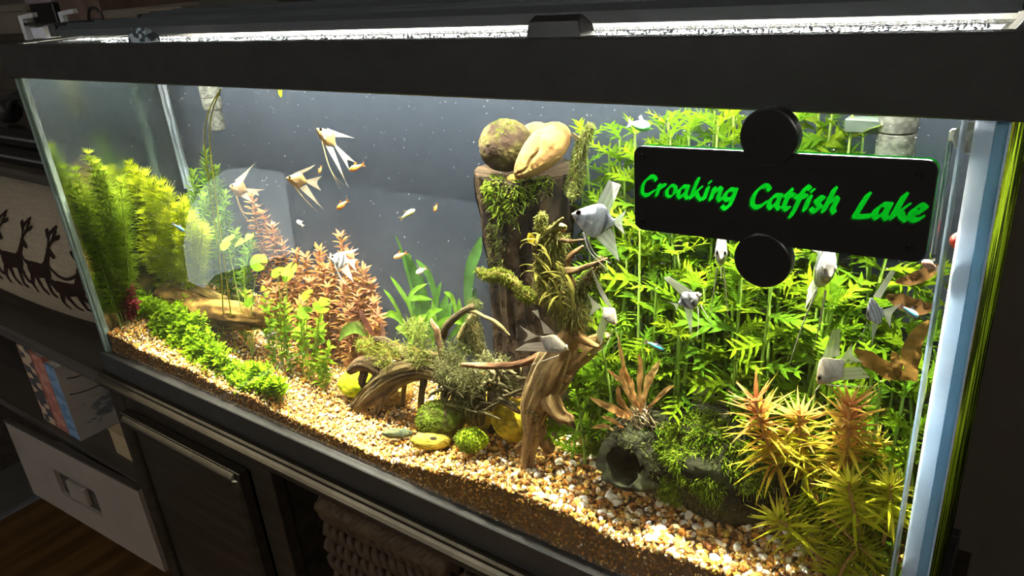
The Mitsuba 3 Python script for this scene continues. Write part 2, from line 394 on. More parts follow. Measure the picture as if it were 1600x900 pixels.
fb = np.vstack([np.stack([p_, q_ + na, q_], 1), np.stack([p_, p_ + na, q_ + na], 1)])
vb = np.stack([X, Y, Z], -1).reshape(-1, 3)
e0, e1 = vb[:na].mean(0), vb[-na:].mean(0)
vb = np.vstack([vb, e0, e1]); jj = np.arange(na)
fb = np.vstack([fb, np.stack([np.full(na, nx * na), jj, (jj + 1) % na], 1), np.stack([np.full(na, nx * na + 1), (nx - 1) * na + (jj + 1) % na, (nx - 1) * na + jj], 1)])
def knit(p, n, uv):
    s = noise(p.x * 260, p.y * 260, p.z * 330)
    w = noise(p.x * 22, p.y * 160, p.z * 160)
    return mix(mi.Color3f(.22, .18, .125), mi.Color3f(.31, .26, .19), .6 * s + .4 * w)
plastic('m_knit', mikit.proc(knit), .95, .1)
plastic('m_knit_dark', (.022, .013, .010), .95, .1)
put('roll', trimesh.Trimesh(vb, fb, process=False), 'm_knit', bl, smooth=True)
def on_roll(px, py, lift=.0012):
    d = ray(px, py); o = CAM
    t = np.linspace(.2, 2.6, 3000)[:, None]; P = o + d / 1180 * t
    a = np.arctan2(P[:, 1] - BC[0], P[:, 2] - BC[1])
    R_ = roll_radius(P[:, 0], a) * np.sqrt(np.clip(1 - ((P[:, 0] + 1.1) / .47) ** 6, .05, 1))
    ins = np.hypot(P[:, 1] - BC[0], P[:, 2] - BC[1]) < R_ + lift
    i = np.argmax(ins)
    return P[i] if ins.any() else None
# reindeer drawn in their own flat coordinates (1 unit = body length), laid on the roll
def cap(x0, y0, x1, y1, w0, w1=None):
    w1 = w0 if w1 is None else w1
    return unary_union([Point(x0 + (x1 - x0) * t, y0 + (y1 - y0) * t).buffer(w0 + (w1 - w0) * t, 8) for t in np.linspace(0, 1, 12)])
deer = unary_union([cap(-.42, .02, .3, .08, .20, .17), cap(.3, .12, .52, .62, .12, .07), cap(.5, .62, .74, .52, .08, .045), cap(-.5, .1, -.62, .2, .06, .03),
                    cap(-.42, -.05, -.66, -.42, .10, .045), cap(-.66, -.42, -.6, -.6, .045, .04), cap(-.3, -.1, -.2, -.5, .09, .04), cap(-.2, -.5, -.08, -.58, .04),
                    cap(.28, -.05, .48, -.40, .09, .04), cap(.48, -.4, .62, -.42, .04), cap(.2, -.08, .16, -.55, .08, .04), cap(.16, -.55, .28, -.6, .04),
                    cap(.5, .68, .44, 1.0, .03), cap(.44, 1.0, .62, 1.16, .035, .05), cap(.45, .9, .3, 1.05, .03, .05), cap(.5, .68, .66, .9, .03), cap(.66, .9, .84, .98, .035, .05), cap(.62, .84, .66, 1.06, .03, .05)])
chain = unary_union([Point(x, .23 * (1 - ((x - 1.02) / .55) ** 2) * -1 + .25).buffer(.045, 4) for x in np.linspace(.47, 1.57, 22)])
def print_on_roll(poly, origin_x, origin_a, sc, name):
    ms = Mesh()
    for g in getattr(poly, 'geoms', [poly]):
        v, f = trimesh.creation.triangulate_polygon(g.segmentize(.06).simplify(.004), engine='earcut')
        tm = trimesh.Trimesh(np.column_stack([v, np.zeros(len(v))]), f, process=False)
        v2, f2 = trimesh.remesh.subdivide_to_size(tm.vertices, tm.faces, .12)
        x = origin_x + v2[:, 0] * sc
        a = origin_a + v2[:, 1] * sc / BR
        r = roll_radius(x, a) * np.sqrt(np.clip(1 - ((x + 1.1) / .47) ** 6, .05, 1)) + .0014
        ms.add(np.stack([x, BC[0] + r * np.sin(a), np.maximum(BC[1] + r * np.cos(a), .7365)], 1), f2, (.05, .022, .017))
    put(name, ms, 'm_knit_dark', bl)
for px, py in ((-18, 396), (22, 410), (64, 426), (112, 456)):
    P = on_roll(px, py)
    a = math.atan2(P[1] - BC[0], P[2] - BC[1])
    print_on_roll(deer.buffer(.012), P[0], a, .082, 'reindeer_motif')
    print_on_roll(chain, P[0], a, .082, 'chain_motif')

# ---- black hi-fi trays on the upper board
def tray(y0, x0, x1, z0, z1, label):
    t = thing('black_device', label, 'device')
    put('case', box(x0, x1, y0, .38, z0, z1, .004), 'm_blackgloss', t)
    put('front_lip', box(x0 + .01, x1 - .01, y0 - .004, y0 + .002, (z0 + z1) / 2 - .002, (z0 + z1) / 2 + .002), 'm_metal', t)
tray(.12, -1.6, -.72, 1.0405, 1.075, 'lower of two flat black glossy devices beside the tank')
tray(.13, -1.58, -.74, 1.0755, 1.112, 'upper of two flat black glossy devices beside the tank')
hp = thing('black_headset', 'black arched headset lying on the flat devices', 'headset')
th = np.linspace(0, np.pi, 18)
v, f, _ = tube(np.stack([-1.03 + .075 * np.cos(th), np.full(18, .16), 1.115 + .055 * np.sin(th)], 1), .009, 8)
put('band', trimesh.Trimesh(v, f, process=False), 'm_black', hp, smooth=True)
for s in (-1, 1):
    v, f, _ = blob([-1.03 + s * .075, .16, 1.137], (.014, .026, .024), 2, .02)
    put('ear_pad', trimesh.Trimesh(v, f), 'm_black', hp, smooth=True)

# ---- wrought iron scroll on the floor
ir = thing('iron_scroll_stand', 'black wrought iron stand foot ending in a scroll, left of the drawer', 'stand')
c0 = at(15, 700, .30); s0 = mpp(c0)
pts = [(22, 590), (8, 640), (2, 690), (5, 712), (18, 727), (34, 722), (43, 707), (39, 695), (28, 694), (20, 702), (22, 712)]
P = smooth_path([at(x, y, .30) for x, y in pts], 60)
v, f, _ = tube(P, 2.6 * s0, 8)
put('scroll', trimesh.Trimesh(v, f, process=False), 'm_black', ir, smooth=True)
lo = P[np.argmin(P[:, 2])]
if lo[2] > .01:
    v, f, _ = tube(np.array([lo, [lo[0], lo[1], .005]]), .008, 8); put('foot', trimesh.Trimesh(v, f, process=False), 'm_black', ir)

# ---- things on a shelf behind the tank, top left of the photograph
ws = thing('wall_shelf', 'dark wooden wall shelf behind the aquarium lamp', 'shelf')
def px_box(x0, y0, x1, y1, y, dep):
    a, b, c, d = at(x0, y0, y), at(x1, y1, y), at(x1, y0, y), at(x0, y1, y)
    return (min(a[0], d[0]), max(b[0], c[0]), y, y + dep, min(b[2], d[2]), max(a[2], c[2]))
zsh = at(250, 46, .62)[2]
put('board', box(-2.6, .9, .60, .945, zsh - .03, zsh, .002), 'm_shelf', ws)
for x in (-2.2, -.9, .4): put('bracket', box(x, x + .03, .64, .945, zsh - .12, zsh - .03), 'm_shelf', ws)
plastic('m_beige', (.17, .145, .11), .8, .2); plastic('m_mauve', (.24, .19, .2), .8, .2); plastic('m_brownbox', wood_fn((.10, .065, .05), (.15, .1, .075), (20, 20, 4)), .6, .3)
plastic('m_olive', (.07, .068, .055), .8, .2)
def shelf_box(name, label, x0, x1, h, bsdf, cat='box', y=.62, dep=.3, lid=True):
    t = thing(name, label, cat)
    put('carton' if cat == 'box' else 'block', box(x0, x1, y, y + dep, zsh, zsh + h, .003), bsdf, t)
    if lid: put('lid', box(x0 - .004, x1 + .004, y - .004, y + dep + .004, zsh + h, zsh + h + .022, .003), bsdf, t)
xa = lambda px, py=30: at(px, py, .62)[0]
shelf_box('storage_box', 'beige storage box at the far left end of the shelf behind the tank', xa(-80), xa(46), at(20, 8, .62)[2] - zsh - .02, 'm_beige')
shelf_box('black_gap_block', 'black block filling the dark gap under a mauve box behind the lamp bracket', xa(52), xa(88), at(70, 5, .62)[2] - zsh, 'm_black', 'gap_block', lid=False)  # solid black block put where there is only a dark gap
t = thing('mauve_box', 'flat mauve box lying on the black gap block', 'box')
hz = at(70, 5, .62)[2]
put('carton', box(xa(44), xa(84), .625, .9, hz, hz + .07, .003), 'm_mauve', t); put('lid', box(xa(44) - .004, xa(84) + .004, .62, .905, hz + .07, hz + .09, .002), 'm_mauve', t)
shelf_box('wooden_case', 'tall reddish brown wooden case on the shelf behind the lamp', xa(98), xa(160), .28, 'm_brownbox', 'case')
shelf_box('storage_box', 'low beige storage box right of the brown wooden case', xa(166), xa(288), at(220, 13, .62)[2] - zsh - .022, 'm_beige')
shelf_box('storage_box', 'dark olive storage box on the shelf, right of the low beige one', xa(292), xa(415), .2, 'm_olive', y=.66)
# pale lit screen on the far side of the room: its reflection veils the glass over the left plants
def mirror_at(px, py, dist):
    d = ray(px, py); d = d * np.array([1, -1, 1.]); p0 = at(px, py, 0)
    return p0 + d * (dist / abs(d[1]))
scr = thing('lit_screen', 'pale lit monitor on the far side of the room', 'monitor')
Q = [mirror_at(x, y, 1.25) for x, y in ((385, 262), (441, 270), (459, 396), (400, 412), (335, 430), (316, 452), (292, 440), (284, 385), (292, 330), (318, 288), (350, 266))]
qm = trimesh.Trimesh(Q, [[0, q, q + 1] for q in range(1, len(Q) - 1)], process=False)
if qm.face_normals[0][1] < 0: qm.invert()
scene[scr + '__display'] = {**mikit.ply(qm, 'm_ceiling'), 'emitter': {'type': 'area', 'radiance': rgb(SCREEN * .82, SCREEN * .95, SCREEN * 1.0)}}
cq = np.mean(Q, 0); back = np.array([0, -.012, 0])
hull = trimesh.convex.convex_hull(np.array([cq + (q - cq) * 1.04 - np.array([0, .002, 0]) for q in Q] + [cq + (q - cq) * 1.04 + back for q in Q]))
put('housing', hull, 'm_black', scr)
low = min(Q, key=lambda q: q[2])
put('stand', trimesh.creation.cylinder(radius=.02, segment=[[cq[0], cq[1] - .03, .01], [cq[0], cq[1] - .03, cq[2]]]), 'm_black', scr)
put('foot', trimesh.creation.cylinder(radius=.14, segment=[[cq[0], cq[1] - .03, 0], [cq[0], cq[1] - .03, .015]]), 'm_black', scr)
# ------------------------------------------------------------------ aquarium: glass box, frames, seams
X0, X1, YB, ZG0, ZG1 = -.610, .610, .228, .790, 1.2387    # outer ends, back, visible glass from the lower frame to the rim
GT = .0085                                                # glass thickness
tank = thing('aquarium', 'long glass aquarium with a broad black plastic rim, planted and lit from above', 'aquarium')
def ring(x0, x1, y0, y1, w, z0, z1, bev=.0012):
    return [box(x0, x1, y0, y0 + w, z0, z1, bev), box(x0, x1, y1 - w, y1, z0, z1, bev), box(x0, x0 + w, y0 + w, y1 - w, z0, z1, bev), box(x1 - w, x1, y0 + w, y1 - w, z0, z1, bev)]
fr = key_for('top_rim', tank)
for n, m in zip(('front_bar', 'rear_bar', 'end_bar', 'end_bar'), ring(-.6165, .6165, -.0055, YB + .006, .014, ZG1, 1.2838)): put(n, m, 'm_rim', fr)
put('inner_lip', box(-.602, .602, .2085, .2192, 1.2440, 1.2838, .001), 'm_rim', fr)  # black lip added to darken the band seen behind the lid
put('lid_ledge', join(*ring(-.602, .602, .008, YB - .0005, .004, 1.2715, 1.2745)), 'm_rim', fr)
fr = key_for('bottom_frame', tank)
for n, m in zip(('front_bar', 'rear_bar', 'end_bar', 'end_bar'), ring(-.6165, .6165, -.0055, YB + .006, .014, .7530, ZG0)): put(n, m, 'm_rim', fr)
plastic('m_rim', mikit.proc(lambda p, n, uv: mix(mi.Color3f(.022, .022, .021), mi.Color3f(.032, .032, .03), fbm(p.x * 50, p.y * 50, p.z * 50))), .35, .45)
put('bottom_pane', box(X0 + GT, X1 - GT, GT, YB - GT, .772, .776), 'm_glassend', tank)
def sheet(p):                                             # one pane as a single sheet
    return trimesh.Trimesh(np.array(p, float), [[0, 1, 2], [0, 2, 3]], process=False)
za, zb = .776, 1.276
put('front_pane', sheet([(X0, .004, za), (X1, .004, za), (X1, .004, zb), (X0, .004, zb)]), 'm_pane', tank, label='clear front glass')
put('right_pane', sheet([(X1 - .003, .0125, za), (X1 - .003, YB, za), (X1 - .003, YB, zb), (X1 - .003, .0125, zb)]), 'm_pane', tank, label='clear glass at the right end')
_q = lambda p: fbm(p.x * 0 + 3, p.y * 75, p.z * 11, 5)
scene['m_greenfilm'] = {'type': 'principledthin', 'base_color': mikit.proc(lambda p, n, uv: mix(mix(mi.Color3f(.004, .006, .001), mi.Color3f(.055, .085, .004), smoothstep(.44, .60, _q(p))), mi.Color3f(.05, .03, .006), smoothstep(.60, .72, fbm(p.y * 60 + 9, p.z * 8, 4.0, 4)))), 'roughness': .3, 'diff_trans': 1.4, 'spec_trans': .2, 'eta': 1.3}
put('green_film', sheet([(X1 - .0008, .0125, ZG0), (X1 - .0008, YB, ZG0), (X1 - .0008, YB, ZG1), (X1 - .0008, .0125, ZG1)]), 'm_greenfilm', tank, label='streaky green film added over the right end glass')  # film of green streaks added on the outside of the end glass
# the left end is seen from inside at a flat angle and mirrors the tank like polished glass
scene['m_innermirror'] = {'type': 'roughconductor', 'material': 'none', 'alpha': .03, 'specular_reflectance': rgb(.52, .58, .50)}
put('left_pane', box(X0, X0 + GT, .0125, YB, za, zb), 'm_innermirror', tank, label='left end glass mirroring the plants')
scene['m_backpanel'] = {'type': 'diffuse', 'reflectance': mikit.proc(lambda p, n, uv: mix(mi.Color3f(.0160, .0210, .0295), mi.Color3f(.0205, .0268, .0370), fbm(p.x * 5, p.y * 5, p.z * 5, 4)))}
put('back_pane', box(X0 + GT, X1 - GT, YB - GT, YB, za, zb), 'm_backpanel', tank, label='slate grey painted back glass')
plastic('m_glassend', (.16, .22, .28), .18, .6)
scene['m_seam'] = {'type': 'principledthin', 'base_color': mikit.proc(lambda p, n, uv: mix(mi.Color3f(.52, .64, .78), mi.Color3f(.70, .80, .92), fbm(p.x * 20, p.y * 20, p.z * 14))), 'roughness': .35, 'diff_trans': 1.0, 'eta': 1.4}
# polished ends of the panes at the near corner and the silicone fillet behind them
scene['m_bluetrans'] = {'type': 'principledthin', 'base_color': rgb(.34, .54, .68), 'roughness': .3, 'diff_trans': 1.3, 'eta': 1.4}
put('pane_end', box(X1 - .0075, X1 - .0012, .0045, .0118, ZG0, ZG1, .0006), 'm_bluetrans', tank, label='dark bluish end of the side glass')
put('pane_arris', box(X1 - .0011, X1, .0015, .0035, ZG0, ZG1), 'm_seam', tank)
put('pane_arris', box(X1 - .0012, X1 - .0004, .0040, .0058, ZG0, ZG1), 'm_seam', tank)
def fillet(x, y, sx, sy, w, d):
    """Concave silicone bead in a corner, as a closed prism."""
    t = np.linspace(0, np.pi / 2, 9)
    arc = [(x + sx * w * (1 - math.sin(a)), y + sy * d * (1 - math.cos(a))) for a in t]
    poly = Polygon([(x, y)] + arc)
    m = trimesh.creation.extrude_polygon(poly.buffer(0), ZG1 - ZG0 + .02, engine='earcut'); m.apply_translation([0, 0, ZG0 - .01])
    return m
put('silicone_seam', fillet(X1 - .0078, .0048, -1, 1, .0095, .012), 'm_seam', tank, label='whitish silicone seam at the near corner', smooth=30)
scene['m_film'] = {'type': 'principledthin', 'base_color': rgb(.62, .72, .80), 'roughness': .25, 'spec_trans': .78, 'diff_trans': .9, 'eta': 1.15}
put('silicone_film', sheet([(X1 - .0228, .0052, ZG0), (X1 - .0206, .0052, ZG0), (X1 - .0206, .0052, ZG1), (X1 - .0228, .0052, ZG1)]), 'm_film', tank)
put('silicone_edge', box(X1 - .0240, X1 - .0226, .0046, .0056, ZG0, ZG1), 'm_seam', tank)
scene['m_edge'] = {'type': 'principledthin', 'base_color': rgb(.30, .38, .34), 'roughness': .35, 'diff_trans': 1.0, 'eta': 1.4}
put('silicone_seam', fillet(X0 + GT, .0048, 1, 1, .0060, .009), 'm_edge', tank, smooth=30)
put('silicone_seam', fillet(X0 + GT, YB - GT, 1, -1, .007, .009), 'm_edge', tank, smooth=30)
put('silicone_seam', fillet(X1 - GT, YB - GT, -1, -1, .006, .008), 'm_seam', tank, smooth=30)
put('pane_edge', box(X0, X0 + .0082, .0005, .012, ZG0, ZG1, .0006), 'm_edge', tank, label='pale glowing glass edge at the left front corner')

# ------------------------------------------------------------------ lid, handles, lamp bars
lid = thing('glass_lid', 'clear glass lid beaded with condensation under the lamp', 'lid')
put('pane', sheet([(-.598, .0095, 1.2815), (.598, .0095, 1.2815), (.598, .080, 1.2815), (-.598, .080, 1.2815)]), 'm_pane', lid)
put('edge', box(-.598, .598, .0086, .0094, 1.2808, 1.2822), 'm_glassend', lid)
rng = np.random.default_rng(5)
m = Mesh(); iv, if_ = np.array(_ico[0].vertices), np.array(_ico[0].faces)
for q in range(5200):
    r = rng.uniform(.0003, .0011)
    m.add(iv * [r, r, r * .5] + [rng.uniform(-.59, .59), .018 + .062 * rng.random(), 1.2818 + r * .3], if_, (.75, .78, .8))
scene['m_drop'] = {'type': 'principledthin', 'base_color': rgb(.07, .075, .085), 'roughness': .45, 'diff_trans': 1.3, 'eta': 1.2}
put('condensation', m, 'm_drop', lid, smooth=True, kind='stuff')
def lid_clip(cx, w, bsdf, label, y0=.000, y1=.026, h=.0135):
    t = thing('lid_clip', label, 'clip')
    body = Polygon([(y0, 1.2830), (y0 + .0015, 1.2830 + h * .75), (y0 + .008, 1.2830 + h), (y1 - .01, 1.2830 + h), (y1, 1.2830 + h * .5), (y1, 1.2830)])
    mm = extrude_x(body, cx - w / 2, cx + w / 2)
    v = np.array(mm.vertices); s = 1 - .16 * np.clip((v[:, 2] - 1.283) / h, 0, 1); v[:, 0] = cx + (v[:, 0] - cx) * s
    put('body', trimesh.Trimesh(v, mm.faces, process=False), bsdf, t)
    put('tongue', box(cx - w * .4, cx + w * .4, y0 + .004, y1 + .01, 1.2816, 1.2832), bsdf, t)
xh = at(869, 52, .005)[0]
lid_clip(xh, .047, 'm_black', 'matt black handle clip on the front edge of the lid', y1=.02, h=.0150)
plastic('m_clip_glints', mikit.proc(lambda p, n, uv: mix(mi.Color3f(.05, .06, .07), mi.Color3f(.42, .5, .56), smoothstep(.45, .62, noise(p.x * 160, p.y * 160, p.z * 220)))), .12, .6)  # pale patches put the reflections of the clear clip into its colour
lid_clip(at(218, 52, .005)[0], .042, 'm_clip_glints', 'glossy clip with painted mottled reflections on the lid near its left end', y1=.016, h=.0165)

def led_bar(y0, y1, z0, z1, x0, x1, label, strips, power):
    t = thing('lamp_bar', label, 'lamp')
    prof = Polygon([(y0, z0), (y1, z0), (y1, z1 - .004), (y1 - .005, z1), (y0 + .006, z1), (y0, z1 - .005)])
    put('housing', extrude_x(prof, x0, x1), 'm_housing', t)
    put('cooling_rib', box(x0 + .01, x1 - .01, y0 + .012, y0 + .016, z1, z1 + .003), 'm_housing', t)
    put('cooling_rib', box(x0 + .01, x1 - .01, y1 - .016, y1 - .012, z1, z1 + .003), 'm_housing', t)
    put('end_cap', box(x0 - .006, x0, y0 - .0004, y1 + .0004, z0 - .0004, z1 + .0004, .001), 'm_black', t)
    put('end_cap', box(x1, x1 + .006, y0 - .0004, y1 + .0004, z0 - .0004, z1 + .0004, .001), 'm_black', t)
    for (a, b) in strips:
        s = trimesh.Trimesh(np.array([(x0 + .012, a, z0 - .0004), (x0 + .012, b, z0 - .0004), (x1 - .012, b, z0 - .0004), (x1 - .012, a, z0 - .0004)], float), [[0, 1, 2], [0, 2, 3]], process=False)
        if s.face_normals[0][2] > 0: s.invert()
        kk = key_for('light_strip', t)
        scene[kk] = {**mikit.ply(s, 'm_black'), 'emitter': {'type': 'area', 'radiance': rgb(power * 1.0, power * .955, power * .80)}}
    return t
plastic('m_housing', (.045, .05, .055), .4, .5)
bar = led_bar(.050, .118, 1.2885, 1.3015, -.548, .602, 'slim black lamp bar lying along the front of the lid', [(.055, .113)], LED)
for i_ in range(11):                                      # spots added inside the front bar to brighten the open gravel
    lx = -.52 + i_ * .108
    scene[f'lamp_bar__gravel_spot_{i_:03d}'] = {'type': 'spot', 'intensity': rgb(GRAVEL_SPOT, GRAVEL_SPOT * .94, GRAVEL_SPOT * .74), 'cutoff_angle': 34, 'beam_width': 14, 'to_world': T().look_at(origin=[lx, .078, 1.2876], target=[lx, .022 if i_ % 2 else .058, .82], up=[1, 0, 0])}
put('diffuser_lip', box(-.545, .600, .0532, .0542, 1.2874, 1.2884), 'm_drop', bar)
bar2 = led_bar(.150, .214, 1.2905, 1.3065, -.50, .602, 'second black lamp bar behind the front one', [(.164, .206)], LED)
# end bracket of the lamp: clear white plastic frame with a dark block
br = thing('lamp_bracket', 'pale clear plastic bracket holding the left end of the lamp', 'bracket')
xb0 = at(45, 45, .06)[0]; xb1 = -.556
pl_ = Polygon([(xb0, 1.2842), (xb0, 1.3185), (xb0 + .05, 1.3215), (xb0 + .05, 1.3155), (xb0 + .012, 1.3130), (xb0 + .012, 1.2842)])
plastic('m_clearwhite', (.45, .46, .47), .25, .6)
put('frame', extrude_y(pl_, .050, .057), 'm_clearwhite', br); put('frame', extrude_y(pl_, .108, .115), 'm_clearwhite', br)
put('cross_plate', box(xb0 + .012, xb0 + .055, .057, .108, 1.2850, 1.3020, .001), 'm_paperwhite', br)
plastic('m_paperwhite', (.62, .63, .72), .5, .4)
put('clamp', box(xb0 + .02, xb0 + .06, .046, .0565, 1.3045, 1.3085, .001), 'm_black', br)
th = np.linspace(.1, np.pi - .1, 14)
v, f, _ = tube(np.stack([xb1 + .028 - .02 * np.cos(th), np.full(14, .10), 1.3035 + .018 * np.sin(th)], 1), .0022, 6)
put('cable_loop', trimesh.Trimesh(v, f, process=False), 'm_black', br, smooth=True)
put('end_block', box(xb1 - .012, xb1 + .006, .049, .119, 1.2880, 1.3060, .001), 'm_housing', br)
# ------------------------------------------------------------------ gravel bed
GX0, GX1, GY0, GY1 = X0 + GT + .0005, X1 - GT - .0005, .0065, YB - GT - .0005
_gx = [-.61, -.40, -.347, -.128, .049, .151, .239, .315, .61]
_gz = [.827, .820, .818, .811, .813, .828, .838, .839, .841]
def ground(x, y):
    x, y = np.asarray(x, float), np.asarray(y, float)
    z = np.interp(x, _gx, _gz) + .05 * np.clip(y - .01, 0, None)
    p = np.stack([x * 14, y * 14, x * 0], -1)
    return z + .010 * (meshkit.noise(p, 4) - .5) + .004 * (meshkit.noise(p * 3, 5) - .5)
def on_ground(px, py, lift=0.):
    """The point of the gravel surface seen at a pixel."""
    d = ray(px, py) / 1180
    for t in np.linspace(.3, 2.2, 1900):
        p = CAM + d * t
        if p[1] > 0 and p[2] < float(ground(p[0], min(p[1], GY1))) + lift: return p
    return p
rng = np.random.default_rng(11)
gb = thing('gravel_bed', 'deep bed of ochre, brown and white gravel along the tank floor', 'gravel'); labels[gb]['kind'] = 'stuff'
nx, ny = 240, 40
X, Y = np.meshgrid(np.linspace(GX0, GX1, nx), np.linspace(GY0 + .0035, GY1, ny), indexing='ij')
Zt = ground(X, Y) - .0035
top = np.stack([X, Y, Zt], -1).reshape(-1, 3)
i, j = np.meshgrid(np.arange(nx - 1), np.arange(ny - 1), indexing='ij'); p_ = (i * ny + j).ravel()
ft = np.vstack([np.stack([p_, p_ + ny, p_ + ny + 1], 1), np.stack([p_, p_ + ny + 1, p_ + 1], 1)])
lo = np.stack([X[:, 0], Y[:, 0], np.full(nx, .777)], -1)
k0 = len(top); fr_ = np.arange(nx - 1)
ff = np.vstack([np.stack([fr_ * ny, k0 + fr_, k0 + fr_ + 1], 1), np.stack([fr_ * ny, k0 + fr_ + 1, fr_ * ny + ny], 1)])
m = Mesh().add(np.vstack([top, lo]), np.vstack([ft, ff]), (.10, .06, .025))
put('packed_fines', m, 'm_matte', gb, kind='stuff')
# grain shapes: small irregular stones
_gr = []
for s in range(10):
    c = np.array(_ico[0].vertices if s % 3 else _ico[1].vertices); f = np.array(_ico[0].faces if s % 3 else _ico[1].faces)
    r_ = np.random.default_rng(100 + s)
    v = c * (1 + .22 * r_.standard_normal((len(c), 1)) * .7) * r_.uniform([.8, .65, .5], [1.15, .95, .8])
    _gr.append((v, f))
PAL = np.array([srgb(190, 142, 66), srgb(176, 116, 46), srgb(204, 164, 92), srgb(154, 106, 54), srgb(124, 86, 48), srgb(222, 210, 178), srgb(204, 184, 132), srgb(194, 164, 56), srgb(160, 136, 90), srgb(232, 228, 214)])
PW = np.array([.20, .13, .17, .10, .06, .07, .11, .08, .06, .02])
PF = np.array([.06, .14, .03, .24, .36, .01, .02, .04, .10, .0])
def rand_rot(r):
    q = r.standard_normal(4); q /= np.linalg.norm(q)
    return trimesh.transformations.quaternion_matrix(q)[:3, :3]
def scatter(m, P, sizes, r, pal_w=PW, dark=1.0):
    for p, s in zip(P, sizes):
        v, f = _gr[r.integers(10)]
        c = PAL[r.choice(10, p=pal_w / pal_w.sum())] * r.uniform(.6, 1.3) * dark
        m.add((v * s) @ rand_rot(r).T + p, f, np.clip(c, 0, .9))
# surface grains (finer towards the left, coarser towards the near right)
m = Mesh(); P, S = [], []
def gsize(x): return np.interp(x, [-.6, .05, .3, .6], [.0020, .0022, .0026, .0029])
n = 19000
xs = rng.uniform(GX0 + .003, GX1 - .003, n); ys = GY0 + .002 + (GY1 - GY0 - .004) * rng.random(n) ** 1.15
sz = gsize(xs) * rng.choice([.6, .8, 1.0, 1.25, 1.6], n, p=[.2, .3, .28, .15, .07]) * rng.uniform(.9, 1.1, n)
W2 = PW.copy()
scatter(m, np.stack([xs, ys, ground(xs, ys) + rng.uniform(-.003, .0008, n)], 1), sz, rng, W2)
put('surface_grains', m, 'm_wet', gb, smooth=False, kind='stuff')
# cut face of the bed at the front glass, its shade put into darker colours
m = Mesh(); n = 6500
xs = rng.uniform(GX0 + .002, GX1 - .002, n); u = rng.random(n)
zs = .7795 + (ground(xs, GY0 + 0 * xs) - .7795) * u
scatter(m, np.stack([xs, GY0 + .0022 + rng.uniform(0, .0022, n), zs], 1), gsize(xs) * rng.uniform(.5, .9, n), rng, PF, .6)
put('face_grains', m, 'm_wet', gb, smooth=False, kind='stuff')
# larger pebbles that can be told apart, nearest the camera
cols = {'white': (srgb(238, 228, 196), 'small white quartz pebble among the near gravel', 'white pebbles in the near gravel'),
        'ochre': (srgb(200, 136, 58), 'small ochre orange pebble among the near gravel', 'ochre pebbles in the near gravel'),
        'cream': (srgb(226, 210, 160), 'small cream pebble among the near gravel', 'cream pebbles in the near gravel'),
        'brown': (srgb(130, 84, 48), 'small brown pebble among the near gravel', 'brown pebbles in the near gravel')}
_pv = {}
for cn, (c, _, _) in cols.items():
    for s in range(4):
        v, f, d = blob([0, 0, 0], np.array([1.1, .85, .62]) * np.random.default_rng(s).uniform(.85, 1.15, 3), 2, .16, 1.5, 40 + s)
        k = meshkit.noise(d * 3 + s, 6)[:, None]
        _pv[cn, s] = mikit.ply((v, f), 'm_wet', smooth=True, color=np.clip(c * (.8 + .35 * k), 0, .9))
n_p = 0
rp = np.random.default_rng(21)
while n_p < 290:
    px, py = rp.uniform(790, 1290), rp.uniform(640, 905)
    p = on_ground(px, py)
    if not (GY0 + .006 < p[1] < .13 and .2 < p[0] < GX1 - .05): continue
    cn = ('white', 'ochre', 'cream', 'brown')[rp.choice(4, p=[.42, .26, .2, .12])]
    s = rp.uniform(.0027, .0046) * (1.15 if cn == 'white' else 1)
    p = np.array([p[0], p[1], float(ground(p[0], p[1])) + .0004])
    zone = 'left of the hollow log' if px < 960 else 'in front of the hollow log' if px < 1130 else 'near the starry plants'
    k = key_for('pebble'); tag(k, cols[cn][1].replace('among the near gravel', f'in the gravel {zone}'), 'pebble', cols[cn][2])
    R_ = rot(rp.uniform(-.5, .5), rp.uniform(-.5, .5), rp.uniform(0, 6.28))
    scene[k] = {**_pv[cn, rp.integers(4)], 'to_world': T(mat4(R_, p, s))}
    n_p += 1
# ------------------------------------------------------------------ moss, stones
GREEN = srgb(120, 170, 30)
def tuft(m, P, N, r, ln=.006, wd=.0009, cols=((.10, .17, .015), (.20, .27, .03), (.05, .09, .01)), droop=.3):
    """One moss strand per row: a thin bent ribbon leaving P along N."""
    n = len(P)
    d = unit(N + r.standard_normal((n, 3)) * .75)
    s = unit(np.cross(d, r.standard_normal((n, 3))))
    L = ln * r.uniform(.5, 1.5, (n, 1)); w = wd * r.uniform(.6, 1.4, (n, 1))
    q1 = P + d * L * .55; q2 = P + d * L + np.array([0, 0, -1]) * L * droop + s * L * r.uniform(-.4, .4, (n, 1))
    V = np.stack([P - s * w * .5, P + s * w * .5, q1 - s * w * .6, q1 + s * w * .6, q2], 1).reshape(-1, 3)
    b = np.arange(n)[:, None] * 5
    F = np.vstack([b + [0, 1, 3], b + [0, 3, 2], b + [2, 3, 4]])
    ca = .5 * np.array(cols, float)[r.integers(len(cols), size=n)] * r.uniform(.7, 1.25, (n, 1))
    m.add(V, F, np.repeat(ca, 5, 0))
def moss_on(parent, v, f, centres, r, n, name='moss', **kw):
    """Moss strands over the faces of a mesh that lie within one of the (point, radius) patches."""
    tm = trimesh.Trimesh(v, f, process=False)
    P, fi = trimesh.sample.sample_surface(tm, n * 6, seed=int(r.integers(1 << 30)))
    keep = np.zeros(len(P), bool)
    for c, rad in centres:
        keep |= np.linalg.norm(P - c, axis=1) < rad * (0.75 + .5 * meshkit.noise(P * 90, 8))
    P, N = np.array(P)[keep][:n], tm.face_normals[fi][keep][:n]
    if len(P) == 0: return
    m = Mesh(); tuft(m, P, N, r, **kw)
    put(name, m, 'm_leaf', parent, kind='stuff')
